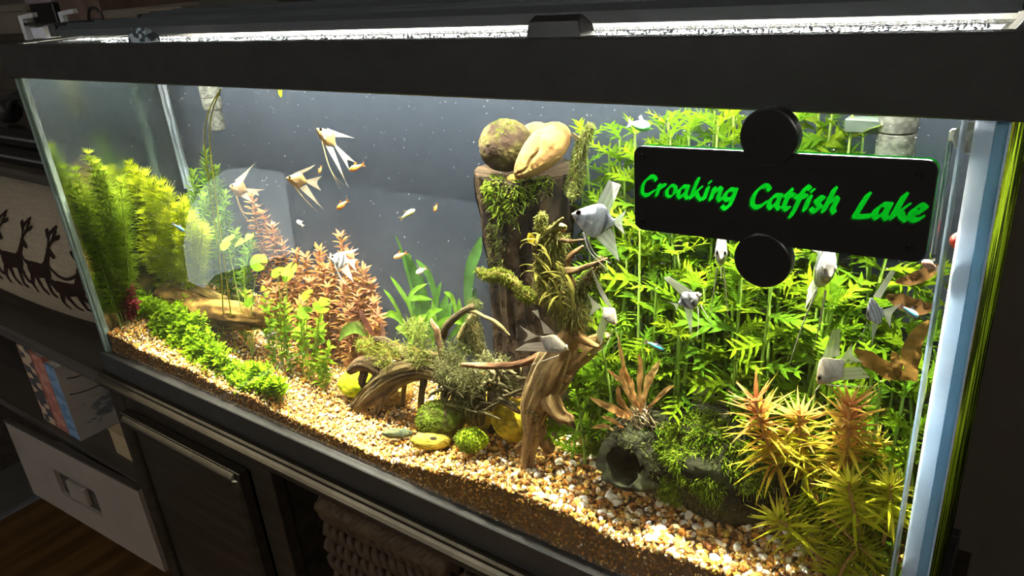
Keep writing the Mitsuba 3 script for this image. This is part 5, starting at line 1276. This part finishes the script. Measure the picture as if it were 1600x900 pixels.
def wisteria(x, y, top, lean, n_pair, size, label, group, pale=0.):
    k = thing('water_wisteria', label, 'plant', group)
    z0 = float(ground(x, y)) - .004
    P = smooth_path(np.array([[x, y, z0], [x + lean[0] * .35, y + lean[1] * .35, z0 + (top - z0) * .5], [x + lean[0], y + lean[1], top]]), 14)
    put('stem', stem_tube(P, .0020, .0012, (.20, .34, .05)), 'm_wet', k, smooth=True)
    phi = r.uniform(0, 6.28)
    us = np.linspace(.16, .99, n_pair)
    for i, u in enumerate(us):
        p = P[int(u * 13)] * (1 - (u * 13 % 1)) + P[min(int(u * 13) + 1, 13)] * (u * 13 % 1)
        last = i >= n_pair - 2
        for s in range(2 if not last else 3):
            a = phi + i * 1.57 + s * (math.pi if not last else 2.1) + r.normal(0, .25)
            el = r.uniform(.15, .55) + (.45 if last else 0)
            d = np.array([math.cos(a) * math.cos(el), math.sin(a) * math.cos(el), math.sin(el)])
            sz = size * r.uniform(.75, 1.2) * (.72 if last else 1.0) * (.8 + .3 * u)
            # leaves turn away from the glass walls
            q = p + d * sz
            if not (GY0 + .006 < q[1] < GY1 - .002): d[1] *= -.4; d = unit(d)
            if q[0] > X1 - GT - .004: d[0] = -abs(d[0])
            R_ = frame(d, [r.normal(0, .3), -.35 + r.normal(0, .3), 1.0]) @ rot(r.normal(0, .35), 0, 0)
            ci = r.choice(5, p=[.30, .28 , .20, .12 + 0, .10])
            put_at('leaf', _wl[int(r.integers(6)) * 5 + ci], mat4(R_, p + d * .001, sz), k)
WLAB, WGRP = 'bright green water wisteria stem with lobed leaves in the dense thicket on the right', 'water wisteria thicket'
def thick_top(x):
    return float(np.interp(x, [.24, .29, .33, .37, .40, .47, .51, .54, .60], [1.03, 1.12, 1.17, 1.20, 1.235, 1.238, 1.19, 1.10, 1.06]))
spots = []
tries = 0
while len(spots) < 62 and tries < 8000:
    tries += 1
    x, y = r.uniform(.25, .592), r.uniform(.082, .200)
    if all(math.hypot(x - a, (y - b) * 1.1) > .0185 for a, b in spots): spots.append((x, y))
spots.sort(key=lambda s: s[1])
for i, (x, y) in enumerate(spots):
    t = thick_top(x) - (.0 if y > .16 else .05 if y > .12 else .13) - abs(r.normal(0, .025))
    t = max(t, .93)
    qx = float(project((x, y, (t + .9) / 2))[0])
    zone = 'beside the stump' if qx < 985 else 'below the sign\'s left end' if qx < 1110 else 'around the sign\'s lower puck' if qx < 1240 else 'below the sign\'s right half' if qx < 1370 else 'toward the near right corner'
    row = 'back row' if y > .155 else 'middle row' if y > .115 else 'front row'
    WLAB = f'green water wisteria stem, {row} of the thicket, {zone}'
    wisteria(x, y, t, (r.normal(0, .012), r.normal(0, .006)), int(np.clip((t - .84) / .026, 4, 14)), r.uniform(.030, .042), WLAB, WGRP)
# stems rising between the stump and the sign
for (px, py, y) in ((926, 218, .185), (948, 238, .175), (908, 262, .190), (966, 214, .180), (990, 206, .170), (1018, 198, .180), (1048, 190, .175), (1060, 215, .160), (938, 290, .165), (975, 262, .160), (918, 330, .17), (955, 320, .15), (1000, 250, .150)):
    tp_ = at(px, py, y)
    wisteria(tp_[0], y, tp_[2], (r.normal(0, .006), r.normal(0, .003)), int(np.clip((tp_[2] - .84) / .024, 5, 15)), r.uniform(.028, .038), 'slender bright green water wisteria stem rising between the stump and the sign', 'water wisteria between stump and sign')
# a few low front stems before the thicket
for px, py, tp, y in ((1010, 620, 540, .085), (1060, 590, 520, .09), (1300, 640, 560, .07), (1350, 660, 560, .06), (1390, 700, 610, .045), (1410, 760, 660, .035), (940, 620, 560, .10), (1375, 640, 590, .05)):
    b = at(px, py, y); t = at(px, tp, y)
    wisteria(b[0], y, t[2], (r.normal(0, .006), -.004), 6, .028, 'low bright green water wisteria stem at the front foot of the thicket', 'low wisteria stems')

# ---- generic stem plant with small whorled leaves joined into one foliage mesh
def whorl_stem(name, label, group, base, top, sag, step, n_leaf, L, W, cols, tipcols, stem_c, parent=None, el=(.2, .7), shape='lance', seg=2, bend=.6, cat='plant', taper=.35, feather=False, rr=None):
    rr = rr or r
    k = thing(name, label, cat, group) if parent is None else parent
    base, top = np.asarray(base, float), np.asarray(top, float)
    P = smooth_path(np.array([base, (base + top) / 2 + np.asarray(sag, float), top]), 24)
    ln = np.linalg.norm(np.diff(P, axis=0), axis=1).sum()
    put('stem', stem_tube(P, .0011, .0006, stem_c, 5), 'm_wet', k, smooth=True)
    m = Mesh(); n = max(int(ln / step), 4); t = unit(np.gradient(P, axis=0))
    for i in range(n):
        u = .12 + .88 * (i + .5) / n; j = min(int(u * 23), 22)
        p = P[j] + (P[j + 1] - P[j]) * (u * 23 - j)
        ax = frame(t[j], [.3, .2, 1])
        ph = rr.uniform(0, 6.28); tipf = np.clip((u - .80) / .2, 0, 1)
        for q in range(n_leaf):
            a = ph + q * 6.283 / n_leaf + rr.normal(0, .15); e_ = rr.uniform(*el) + tipf * .5
            d = ax[:, 0] * math.sin(e_) + (ax[:, 1] * math.cos(a) + ax[:, 2] * math.sin(a)) * math.cos(e_)
            l_ = L * rr.uniform(.75, 1.15) * (1 - taper * tipf) * (.7 + .3 * min(u * 2.5, 1))
            c = np.array(cols[rr.integers(len(cols))]) * (1 - tipf) + np.array(tipcols[rr.integers(len(tipcols))]) * tipf
            c = c * rr.uniform(.8, 1.2)
            R_ = frame(d, ax[:, 0] + rr.normal(0, .2, 3))
            if feather:
                for g in range(4):
                    v, f = leaf_local(l_ * (1 - .12 * abs(g - 1.5)), W, 2, bend, 0, 'needle')
                    a2 = (g - 1.5) * .36; c2, s2 = math.cos(a2), math.sin(a2)
                    v = v @ np.array([[c2, s2, 0], [-s2, c2, 0], [0, 0, 1]])
                    m.add(v @ R_.T + p, f, c)
            else:
                v, f = leaf_local(l_, W, seg, bend, .2, shape)
                m.add(v @ R_.T + p, f, c)
    v_, f_, c_ = m.arrays()
    v_[:, 1] = np.clip(v_[:, 1], GY0 + .001, GY1 - .0006); v_[:, 0] = np.clip(v_[:, 0], GX0 + .001, GX1 - .001)
    put('foliage', Mesh().add(v_, f_, np.clip(c_, .002, .85)), 'm_leaf', k, smooth=True, kind='stuff')
    return k
AC = [(.19, .26, .004), (.24, .29, .005), (.15, .22, .004)]; AT = [(.32, .36, .010), (.28, .33, .008)]
# yellow green feathery bush on the left (stems lean with the flow)
FL = [((272, 470), (195, 262), .150), ((276, 468), (215, 268), .145), ((282, 470), (238, 282), .140), ((290, 470), (262, 296), .135), ((296, 468), (287, 312), .130), ((270, 470), (196, 312), .150), ((274, 468), (190, 345), .14),
      ((280, 466), (222, 330), .130), ((292, 466), (255, 345), .122), ((300, 466), (300, 336), .125), ((286, 470), (240, 375), .12), ((298, 466), (280, 365), .115), ((270, 470), (215, 385), .13), ((305, 470), (318, 352), .13), ((266, 470), (180, 250), .145), ((268, 472), (186, 290), .14), ((276, 470), (228, 270), .14), ((284, 470), (252, 285), .135), ((294, 470), (276, 322), .125), ((272, 470), (205, 365), .13), ((290, 470), (262, 330), .12), ((278, 470), (208, 285), .135)]
for i, (b, t, y) in enumerate(FL):
    B, Tp = at(*b, y), at(*t, y - .02)
    B[2] = float(ground(B[0], B[1])) - .003
    whorl_stem('ambulia_stem', 'yellow green feathery ambulia stem in the bushy clump at the left', 'ambulia clump on the left', B, Tp, (r.normal(0, .004), 0, .012), .0120, 5, .0250, .0019, AC, AT, (.2, .3, .05), el=(.30, .85), feather=True, bend=.35)
# feathery stems added in place of the clump mirrored in the left glass
for (b, t, y) in (((170, 440), (138, 236), .040), ((160, 430), (118, 262), .034), ((182, 440), (160, 262), .045), ((176, 450), (176, 300), .05), ((160, 440), (112, 320), .03), ((170, 450), (140, 330), .04), ((165, 440), (104, 290), .028), ((172, 440), (150, 250), .042), ((178, 445), (188, 280), .05)):
    B, Tp = at(*b, y), at(*t, y)
    B[0] = max(B[0], GX0 + .014); Tp[0] = max(Tp[0], GX0 + .012); B[2] = float(ground(B[0], B[1])) - .003
    whorl_stem('mirrored_stem', 'dark green feathery stem added as the mirror image in the left end glass', 'feathery stems at the left glass', B, Tp, (.0, 0, .0), .0110, 5, .024, .0015, [(.09, .15, .008), (.11, .175, .009), (.075, .13, .008)], [(.15, .21, .014)], (.15, .2, .05), el=(.3, .8), feather=True, bend=.5)
# upright stems with toothed whorls behind, veiled by the reflection
for (b, t, y) in (((330, 500), (322, 236), .165), ((345, 500), (338, 262), .17), ((318, 480), (302, 268), .17), ((352, 500), (352, 300), .165), ((330, 470), (318, 305), .15), ((360, 480), (368, 362), .16), ((372, 480), (392, 372), .16), ((348, 480), (340, 345), .15)):
    B, Tp = at(*b, y), at(*t, y)
    B[2] = float(ground(B[0], B[1])) - .003
    whorl_stem('whorled_stem', 'upright green stem with dense whorls behind the left log', 'upright stems behind the left log', B, Tp, (r.normal(0, .004), 0, 0), .0085, 7, .019, .0034, [(.055, .12, .008), (.075, .145, .008), (.04, .10, .008)], [(.10, .17, .014)], (.18, .3, .05), el=(.25, .7), bend=.4)
# orange pink rotala cluster
RC = [(.20, .085, .028), (.17, .068, .028), (.215, .118, .028), (.165, .080, .025)]; RT = [(.24, .112, .05), (.235, .13, .04), (.25, .10, .055)]
RS = [((440, 500), (392, 305), .165), ((448, 500), (410, 330), .165), ((455, 505), (425, 352), .16), ((462, 505), (440, 380), .16), ((560, 505), (533, 366), .175), ((565, 505), (545, 392), .17), ((470, 505), (462, 392), .16), ((480, 508), (478, 398), .155), ((490, 510), (500, 388), .155), ((500, 512), (508, 415), .15), ((515, 515), (520, 404), .15),
      ((535, 515), (548, 400), .15), ((545, 515), (568, 418), .15), ((560, 520), (580, 440), .15), ((470, 515), (452, 430), .14), ((488, 520), (486, 436), .14), ((510, 522), (512, 446), .135), ((530, 525), (538, 440), .135), ((550, 525), (560, 460), .135), ((450, 515), (432, 452), .14), ((566, 525), (585, 470), .14), ((500, 528), (498, 474), .125), ((536, 530), (546, 480), .125), ((430, 505), (418, 440), .15), ((576, 528), (592, 490), .13), ((470, 525), (470, 470), .13), ((425, 500), (400, 400), .165), ((440, 505), (420, 470), .14)]
for (b, t, y) in RS:
    B, Tp = at(*b, y), at(*t, y); B[2] = float(ground(B[0], B[1])) - .003
    whorl_stem('rotala_stem', 'orange pink whorled stem ' + ('in the tall left arm of the bushy clump' if t[0] < 430 else 'at the right edge of the bushy clump' if t[0] > 540 else 'low in the front of the bushy clump' if t[1] > 425 else 'in the middle of the bushy clump behind the round leaves'), 'orange pink clump', B, Tp, (r.normal(0, .006), 0, 0), .0098, 7, .0175, .0042, RC, RT, (.35, .16, .08), el=(.1, .6), bend=.3, seg=3, taper=.25)
# dark red plant at the left front
for (b, t, y) in (((198, 498), (160, 428), .040), ((200, 500), (186, 440), .042), ((204, 500), (206, 448), .045), ((208, 502), (196, 462), .04), ((202, 500), (214, 470), .045)):
    B, Tp = at(*b, y), at(*t, y)
    whorl_stem('red_ludwigia', 'dark wine red small leaved stem at the left front beside the bright carpet plant', 'dark red stems at the left front', B, Tp, (0, 0, 0), .0062, 4, .013, .0042, [(.085, .014, .016), (.12, .022, .022), (.055, .012, .012)], [(.18, .045, .045), (.14, .026, .026)], (.2, .05, .04), el=(.3, .9))
# ---- bright carpet plant at the left front: many short leafy stems
def carpet(label, cells, y_of, n, rr):
    k = thing('pearl_weed', label, 'plant'); m = Mesh()
    for q in range(n):
        cx, cy, sx, sy = cells[rr.integers(len(cells))]
        px, py = cx + rr.normal(0, sx * .45), cy + rr.normal(0, sy * .45)
        y = y_of(px, py) + rr.normal(0, .006)
        tip = at(px, py, y); s = mpp(tip)
        if not (GX0 + .004 < tip[0] < GX1 and GY0 + .003 < tip[1] < GY1): continue
        d = unit(np.array([rr.normal(0, .35), -.25 + rr.normal(0, .35), 1.0])); ht = rr.uniform(.010, .022)
        for l in range(4):
            p = tip - d * ht * l / 4
            for e in range(2 if l else 4):
                a = rr.uniform(0, 6.28); el = .35 + (.4 if l == 0 else 0)
                dd = frame(d, [1, 0, .1]); w = dd[:, 0] * math.sin(el) + (dd[:, 1] * math.cos(a) + dd[:, 2] * math.sin(a)) * math.cos(el)
                v, f = leaf_local(.0080 * rr.uniform(.7, 1.25), .0038, 2, .3, .2, 'lance')
                m.add(v @ frame(w, d).T + p, f, np.array([(.13, .23, .006), (.16, .26, .008), (.10, .20, .006)][rr.integers(3)]) * rr.uniform(.75, 1.15))
    put('foliage', m, 'm_leaf', k, smooth=True, kind='stuff')
    ms = Mesh()
    for q in range(60):
        cx, cy, sx, sy = cells[rr.integers(len(cells))]; px, py = cx + rr.normal(0, sx * .4), cy + rr.normal(0, sy * .4)
        tip = at(px, py, y_of(px, py)); g = float(ground(tip[0], max(tip[1], GY0)))
        if tip[2] <= g + .004 or not (GX0 + .004 < tip[0] < GX1): continue
        v, f, _ = tube(np.array([[tip[0], tip[1], g - .003], (tip + [tip[0], tip[1], g]) / 2 + rr.normal(0, .002, 3), tip]), .0006, 4); ms.add(v, f, (.2, .32, .04))
    put('stems', ms, 'm_wet', k, smooth=True, kind='stuff')
yl = lambda px, py: float(np.clip(.075 - (py - 480) * .00045, .014, .10))
carpet('bright lime green bushy carpet plant at the left front corner', [(235, 488, 30, 20), (232, 476, 26, 14), (262, 492, 36, 26), (284, 512, 38, 28), (250, 510, 34, 24), (302, 535, 36, 24), (270, 535, 30, 20), (325, 545, 28, 20), (296, 562, 30, 14), (318, 566, 30, 12)], yl, 1350, np.random.default_rng(81))
carpet('lower bright green carpet plant trailing right along the front glass', [(335, 580, 30, 14), (360, 590, 30, 14), (385, 596, 26, 14), (415, 600, 24, 12), (345, 570, 24, 10), (430, 600, 14, 8), (400, 575, 20, 10)], lambda px, py: float(np.clip(.050 - (py - 560) * .0006, .012, .06)), 520, np.random.default_rng(82))

# ---- round leaved plants on thin stalks (left of centre)
def round_leaf(p, R_, rad, c, m):
    n = 14; a = np.linspace(.25, 2 * np.pi - .25, n)
    ring_ = np.stack([np.cos(a) * rad, np.sin(a) * rad, .10 * rad * np.cos(a * 2)], 1); mid = ring_ * .5; mid[:, 2] -= .04 * rad
    v = np.vstack([[[0, 0, -.08 * rad]], mid, ring_]); i = np.arange(n - 1)
    f = np.vstack([np.stack([0 * i, 1 + i, 2 + i], 1), np.stack([1 + i, 1 + n + i, 2 + n + i], 1), np.stack([1 + i, 2 + n + i, 2 + i], 1)])
    m.add(v @ R_.T + p, f, np.vstack([[np.array(c) * .8], np.tile(np.array(c) * .92, (n, 1)), np.tile(c, (n, 1))]))
def lily(name, label, base, leaves, y, cols, group=None, stalk=.0008):
    k = thing(name, label, 'plant', group)
    for (px, py, pr, tl) in leaves:
        yy = y + r.normal(0, .008); p = at(px, py, yy); B = at(*base, y + r.normal(0, .004)); B[2] = float(ground(B[0], B[1])) - .003
        P = smooth_path(np.array([B, (B * .45 + p * .55) + [r.normal(0, .004), 0, .004], p]), 12)
        put('stalk', stem_tube(P, stalk, stalk * .7, (.22, .32, .04)), 'm_wet', k, smooth=True)
        m = Mesh(); R_ = frame([math.cos(tl), math.sin(tl) * .6, r.normal(0, .15)], [r.normal(0, .2), -.45 + r.normal(0, .2), 1])
        round_leaf(p, R_, pr * mpp(p) * 1.05, cols[r.integers(len(cols))], m)
        put('leaf', m, 'm_leaf', k, smooth=True)
LC = [(.085, .165, .010), (.11, .18, .014), (.07, .15, .010)]
lily('banana_lily', 'round leaved plant with pale yellow green pads before the veiled reflection', (395, 560), [(356, 378, 15, .2), (381, 375, 16, 2.2), (405, 410, 14, .4), (390, 472, 9, 1.), (405, 508, 10, 2.)], .085, LC)
lily('banana_lily', 'round leaved plant with three pads in front of the orange clump', (440, 565), [(434, 425, 11, .1), (452, 421, 14, 1.5), (450, 430, 11, 2.8), (424, 507, 11, .5), (452, 512, 8, 1.2), (433, 480, 9, 2.4)], .090, LC)
lily('banana_lily', 'round leaved plant with bright pads left of the arched root', (482, 590), [(480, 460, 11, .2), (502, 479, 13, 1.2), (477, 488, 12, .4), (472, 515, 15, .1), (501, 520, 10, .8), (462, 555, 9, 2.), (508, 470, 9, 1.)], .088, LC)
# short bright bushy stems between the round leaves
for (b, t, y) in (((430, 560), (420, 500), .08), ((448, 560), (445, 470), .09), ((470, 570), (470, 480), .09), ((485, 575), (500, 500), .088), ((455, 575), (430, 505), .082), ((500, 590), (515, 540), .08), ((420, 545), (412, 450), .10), ((505, 600), (500, 560), .075), ((380, 530), (385, 455), .10)):
    B, Tp = at(*b, y), at(*t, y); B[2] = float(ground(B[0], B[1])) - .003
    whorl_stem('leafy_stem', 'short light green leafy stem among the round leaved plants', 'leafy stems among the round leaves', B, Tp, (r.normal(0, .004), 0, 0), .010, 3, .016, .0058, [(.10, .19, .008), (.13, .21, .012), (.08, .155, .008)], [(.15, .23, .016)], (.2, .3, .05), el=(.3, .8), seg=3)
# two long lily stalks rising to the surface
k = thing('lily_stalks', 'pair of long thin yellow green stalks rising to the surface on the left', 'plant')
for pts in (((352, 570), (345, 420), (326, 280), (320, 215), (328, 170), (346, 138)), ((372, 575), (352, 420), (334, 280), (328, 215), (332, 175), (345, 140))):
    P = smooth_path(np.array([at(x_, y_, .075) for x_, y_ in pts]), 40); v, f, _ = tube(P, .0009, 5)
    put('stalk', Mesh().add(v, f, (.14, .14, .006)), 'm_wet', k, smooth=True)
k = thing('floating_leaf', 'tiny yellow green leaf tip at the water surface, right of the long stalks', 'leaf')
p = at(436, 141, .05); m = Mesh()
for a in (-.5, .55):
    v, f = leaf_local(.010, .004, 4, .2, .3); m.add(v @ frame(np.array([.6 * a, 0, 1]), [0, -1, .2]).T + at(440, 152, .05), f, (.16, .17, .006))
put('blade', m, 'm_leaf', k, smooth=True)

# ---- sword plants and crypts: each leaf a part
def big_leaf(k, pts, wpx, y, c, tip=None, name='leaf', fold=.25, shape='lance', n=12, face=-1., wave=.0, stalk=None):
    """Leaf along a pixel path at depth y (a number or one per point), turned to face the front."""
    ys = np.broadcast_to(np.asarray(y, float), (len(pts),))
    P = smooth_path(np.array([at(a, b, q) for (a, b), q in zip(pts, ys)]), n + 1); s = mpp(P[n // 2])
    u = np.linspace(0, 1, n + 1)
    w = {'lance': np.sin(np.pi * np.clip(u * .93 + .05, 0, 1)) ** .8, 'strap': np.clip(np.minimum(u * 5 + .3, (1 - u) * 3 + .03), 0, 1), 'tip': np.clip(np.minimum(u * 2 + .3, (1 - u) * 2.2 + .02), 0, 1)}[shape] * wpx * s * .5
    t = unit(np.gradient(P, axis=0)); up = np.array([.15 * face, face, .25]); a = unit(np.cross(t, up)); nn = np.cross(a, t)
    rip = wave * np.sin(u * 17)[:, None] * w[:, None] * nn
    V = np.stack([P - a * w[:, None] + nn * fold * w[:, None] + rip, P, P + a * w[:, None] + nn * fold * w[:, None] - rip], 1).reshape(-1, 3)
    i = np.arange(n) * 3
    f = np.vstack([np.stack([i, i + 3, i + 4], 1), np.stack([i, i + 4, i + 1], 1), np.stack([i + 1, i + 4, i + 5], 1), np.stack([i + 1, i + 5, i + 2], 1)])
    col = leaf_colors(n, c, tip) * (.55 + .9 * meshkit.noise(V * 340, 9)[:, None])
    put(name, Mesh().add(V, f, col), 'm_leaf', k, smooth=True)
sw = thing('sword_plant', 'broad leaved green sword plant between the orange clump and the stump', 'plant')
SG, SG2 = (.035, .095, .012), (.075, .165, .012)
for pts, w, y, c in ((((652, 520), (648, 470), (636, 420), (626, 385), (618, 367)), 8, .16, SG), (((672, 520), (668, 480), (655, 440), (640, 405), (643, 400)), 30, .165, (.026, .07, .011)), (((690, 510), (684, 470), (672, 430), (660, 415), (650, 405)), 16, .165, SG), (((655, 520), (640, 475), (625, 450), (610, 431)), 12, .145, SG2),
                     (((645, 500), (640, 470), (650, 452), (668, 443)), 9, .14, SG2), (((632, 468), (655, 465), (676, 468)), 10, .145, SG2), (((712, 500), (712, 480), (706, 462), (694, 456)), 12, .15, SG2), (((716, 520), (720, 490), (718, 466)), 14, .155, SG2), (((660, 540), (664, 510), (675, 488), (692, 483)), 14, .135, SG2), (((640, 545), (648, 510), (668, 490)), 18, .135, SG2),
                     (((664, 545), (650, 510), (648, 480)), 20, .15, SG), (((690, 545), (700, 500), (706, 470)), 16, .15, SG), (((650, 530), (628, 500), (612, 490), (598, 496)), 13, .15, SG2), (((668, 530), (690, 505), (712, 500), (726, 508)), 13, .14, SG2), (((660, 530), (652, 490), (640, 468)), 18, .155, SG), (((680, 530), (694, 490), (700, 458)), 22, .16, (.03, .08, .012)), (((648, 540), (630, 515), (618, 512)), 12, .14, SG2), (((672, 520), (682, 470), (690, 440)), 14, .165, SG), (((700, 530), (728, 500), (738, 470)), 14, .16, SG), (((655, 515), (660, 460), (662, 430)), 20, .17, (.028, .075, .012)), (((640, 520), (615, 470), (600, 452)), 9, .15, SG2), (((676, 545), (680, 505), (676, 470)), 16, .155, SG2)):
    big_leaf(sw, pts, w, y, c, np.array(c) * 1.25)
bl_ = thing('sword_leaf_plant', 'single tall dark green sword leaf plant just left of the stump', 'plant')
big_leaf(bl_, ((735, 520), (733, 470), (737, 420), (749, 388), (752, 370)), 24, .19, (.028, .075, .017), (.035, .09, .017))
big_leaf(bl_, ((742, 520), (740, 480), (744, 450)), 20, .19, (.022, .06, .017))
cr = thing('red_crypt', 'crypt with pinkish brown and green leaves left of the arched root', 'plant')
for pts, w, y, c in ((((562, 540), (570, 508), (566, 490), (562, 482)), 12, .10, (.17, .07, .045)), (((585, 545), (582, 520), (572, 500), (566, 486)), 14, .10, (.18, .075, .05)), (((600, 540), (600, 518), (596, 505)), 13, .105, (.19, .095, .065)), (((572, 525), (556, 512), (540, 518), (530, 533)), 18, .095, (.10, .17, .025)), (((580, 530), (565, 508), (550, 505)), 12, .10, (.14, .165, .035)), (((560, 550), (562, 535), (560, 528)), 11, .09, (.13, .21, .02))):
    big_leaf(cr, pts, w, y, c)
cb = thing('brown_crypt', 'crypt with copper brown leaves and tangled roots beside the hollow log', 'plant')
BRc = [(.28, .125, .04), (.34, .20, .065), (.20, .085, .03), (.36, .24, .08)]
for i, (pts, w, y) in enumerate(((((1000, 640), (985, 600), (975, 570), (966, 522)), 13, .085), (((1000, 635), (1000, 600), (1002, 570), (998, 552)), 13, .08), (((1005, 635), (1012, 600), (1022, 580), (1032, 563)), 17, .075), (((995, 640), (980, 610), (972, 585), (978, 570)), 15, .08), (((985, 650), (965, 640), (945, 632), (922, 620)), 17, .07), (((990, 650), (970, 625), (966, 600)), 15, .08),
                                (((1010, 640), (1030, 620), (1045, 606), (1054, 602)), 9, .07), (((975, 600), (965, 590), (950, 577)), 10, .078), (((1000, 640), (990, 615), (988, 590)), 15, .07), (((985, 655), (975, 648), (962, 648)), 12, .065), (((1000, 645), (1008, 615), (1010, 590)), 11, .068), (((960, 672), (945, 665), (925, 668)), 10, .07), (((975, 668), (955, 655), (940, 650)), 10, .07))):
    big_leaf(cb, pts, w * .82, y - .022, BRc[i % 4], np.array(BRc[(i + 1) % 4]), wave=.25)
m = Mesh(); rr = np.random.default_rng(83)
for q in range(60):
    p0 = (1000 + rr.normal(0, 10), 640 + rr.normal(0, 6)); p1 = (995 + rr.normal(0, 22), 668 + rr.normal(0, 12)); p2 = (p1[0] + rr.normal(0, 10), p1[1] + rr.uniform(4, 22))
    v, f, _ = tube(smooth_path(np.array([at(*p0, .072), at(*p1, .064), at(*p2, .062)]), 7), .0006, 4); m.add(v, f, np.array([.34, .26, .14]) * rr.uniform(.6, 1.3))
put('roots', m, 'm_wet', cb, smooth=True, kind='stuff')

# ---- red and yellow starry stem plant at the near right; every leaf a part
SY = [(.42, .42, .02), (.36, .40, .015), (.46, .42, .035)]; SO = [(.25, .16, .022), (.27, .13, .03), (.23, .08, .025)]; SR = [(.14, .014, .012), (.17, .026, .018)]; SC_ = [(.32, .25, .075), (.30, .20, .05), (.30, .27, .04)]
SB = [(.52, .54, .025), (.46, .52, .02), (.58, .54, .04)]
def starry(label, path, ys, Lpx, n_whorl, n_leaf, palette_low, palette_tip, rr, lo_u=0.):
    k = thing('star_plant', label, 'plant')
    P = smooth_path(np.array([at(a, b, q) for (a, b), q in zip(path, ys)]), 30); t = unit(np.gradient(P, axis=0))
    put('stem', stem_tube(P, .0017, .0012, (.34, .2, .06), 6), 'm_wet', k, smooth=True)
    for i in range(n_whorl):
        u = lo_u + (1 - lo_u) * (i + .6) / n_whorl; j = min(int(u * 29), 28); p = P[j]; ax = frame(t[j], [.2, .3, 1]); tipf = np.clip((u - .72) / .28, 0, 1)
        ph = rr.uniform(0, 6.28); nl = n_leaf + (5 if u > .86 else 1)
        for q in range(nl):
            a = ph + q * 6.283 / nl + rr.normal(0, .1); e_ = rr.uniform(-.05, .35) + tipf * rr.uniform(.3, .9)
            d = ax[:, 0] * math.sin(e_) + (ax[:, 1] * math.cos(a) + ax[:, 2] * math.sin(a)) * math.cos(e_)
            l_ = Lpx * 1.12 * mpp(p) * rr.uniform(.7, 1.15) * (1 - .35 * tipf)
            if p[1] + d[1] * l_ < GY0 + .003 or p[1] + d[1] * l_ > GY1: d[1] *= .15; d = unit(d)
            if p[0] + d[0] * l_ > GX1 - .002: d[0] *= .1; d = unit(d)
            n_ = 6; v, f = leaf_local(l_, .0031 * rr.uniform(.8, 1.2), n_, rr.uniform(.1, .9) * (1 - 1.1 * tipf), .3, 'needle', twist=rr.normal(0, .5))
            lo_ = np.array(palette_low[rr.integers(len(palette_low))]); hi_ = np.array(palette_tip[rr.integers(len(palette_tip))])
            c = lo_ * (1 - tipf) + hi_ * tipf; c = c * rr.uniform(.75, 1.2); ct = c * .25 + np.array((SC_ if tipf > .1 and palette_tip is not SY else SY)[rr.integers(3)]) * .75
            m = Mesh().add(v @ frame(d, ax[:, 0]).T + p + d * .001, f, np.clip(leaf_colors(n_, c, ct), 0, .85))
            put('leaf', m, 'm_leaf', k, smooth=True)
rr = np.random.default_rng(91)
starry('star leaved stem with a red heart and pale tips, nearest the hollow log', ((1232, 800), (1215, 730), (1195, 680), (1180, 622)), (.046, .042, .038, .034), 68, 9, 9, SO + SY[:1], SR, rr, .3)
starry('star leaved stem with an orange red crown under the pale golden angelfish', ((1320, 800), (1322, 740), (1325, 690), (1328, 630)), (.046, .042, .036, .032), 72, 8, 9, SO, SR, rr, .36)
starry('star leaved stem with orange brown leaves between the two red hearts', ((1280, 790), (1262, 730), (1252, 690), (1248, 640)), (.056, .054, .052, .048), 62, 8, 8, SO + SY, SO, rr, .25)
starry('yellow green star leaved stem with a bright open crown in the middle of the clump', ((1345, 850), (1340, 815), (1332, 785), (1325, 752)), (.030, .026, .022, .020), 62, 6, 11, SB, SB, rr, .35)
starry('yellow green star leaved stem with its crown close to the corner seam', ((1380, 850), (1388, 810), (1392, 780), (1392, 757)), (.030, .026, .022, .020), 48, 6, 10, SB, SB, rr, .3)
starry('low yellow green star leaved stem leaning over the gravel at the left of the clump', ((1290, 880), (1262, 850), (1235, 825), (1212, 808)), (.034, .030, .026, .023), 60, 7, 10, SB, SB, rr, .2)
starry('trailing olive green star leaved stem arching down to the front gravel', ((1262, 760), (1290, 800), (1330, 840), (1372, 880)), (.034, .028, .023, .020), 52, 12, 8, [(.34, .40, .012), (.40, .44, .012)], [(.36, .42, .012)], rr)
starry('star leaved stem of dull yellow leaves low behind the open crown', ((1350, 830), (1362, 790), (1366, 740), (1368, 690)), (.05, .05, .05, .048), 56, 9, 8, [(.36, .36, .02), (.34, .24, .03)], SO + SY, rr)
starry('short olive star leaved stem at the bottom edge of the picture', ((1310, 915), (1316, 890), (1330, 868), (1345, 850)), (.024, .023, .022, .022), 46, 6, 8, [(.30, .36, .012), (.34, .38, .018)], SY, rr)

# ---- dead brown leaves and curled bark in the right rear corner
DB = [(.062, .034, .008), (.09, .052, .013), (.035, .019, .007)]
def dead_leaf(label, pts, w, y, c, shape='lance'):
    k = thing('dead_leaf', label, 'leaf')
    big_leaf(k, pts, w, y, c, np.array(c) * 1.3, name='blade', n=16, wave=.35, shape=shape, fold=.4)
dead_leaf('curled ochre brown dead leaf lying low under the striped angelfish', ((1336, 546), (1362, 562), (1395, 580), (1428, 592)), 28, (.052, .046, .044, .046), DB[0])
dead_leaf('ochre dead leaf standing upright beside the corner seam', ((1430, 595), (1424, 565), (1432, 530), (1452, 500)), 28, (.046, .042, .042, .046), DB[1])
dead_leaf('small split brown dead leaf between the two larger ones', ((1404, 590), (1402, 565), (1396, 548)), 18, .044, DB[1])
dead_leaf('dark brown dead leaf hanging behind the neon tetra', ((1385, 462), (1410, 470), (1440, 480), (1462, 476)), 26, .085, DB[2])
dead_leaf('dull brown dead leaf high behind the lower right corner of the sign', ((1400, 440), (1425, 436), (1452, 425), (1470, 412)), 20, .09, DB[2])
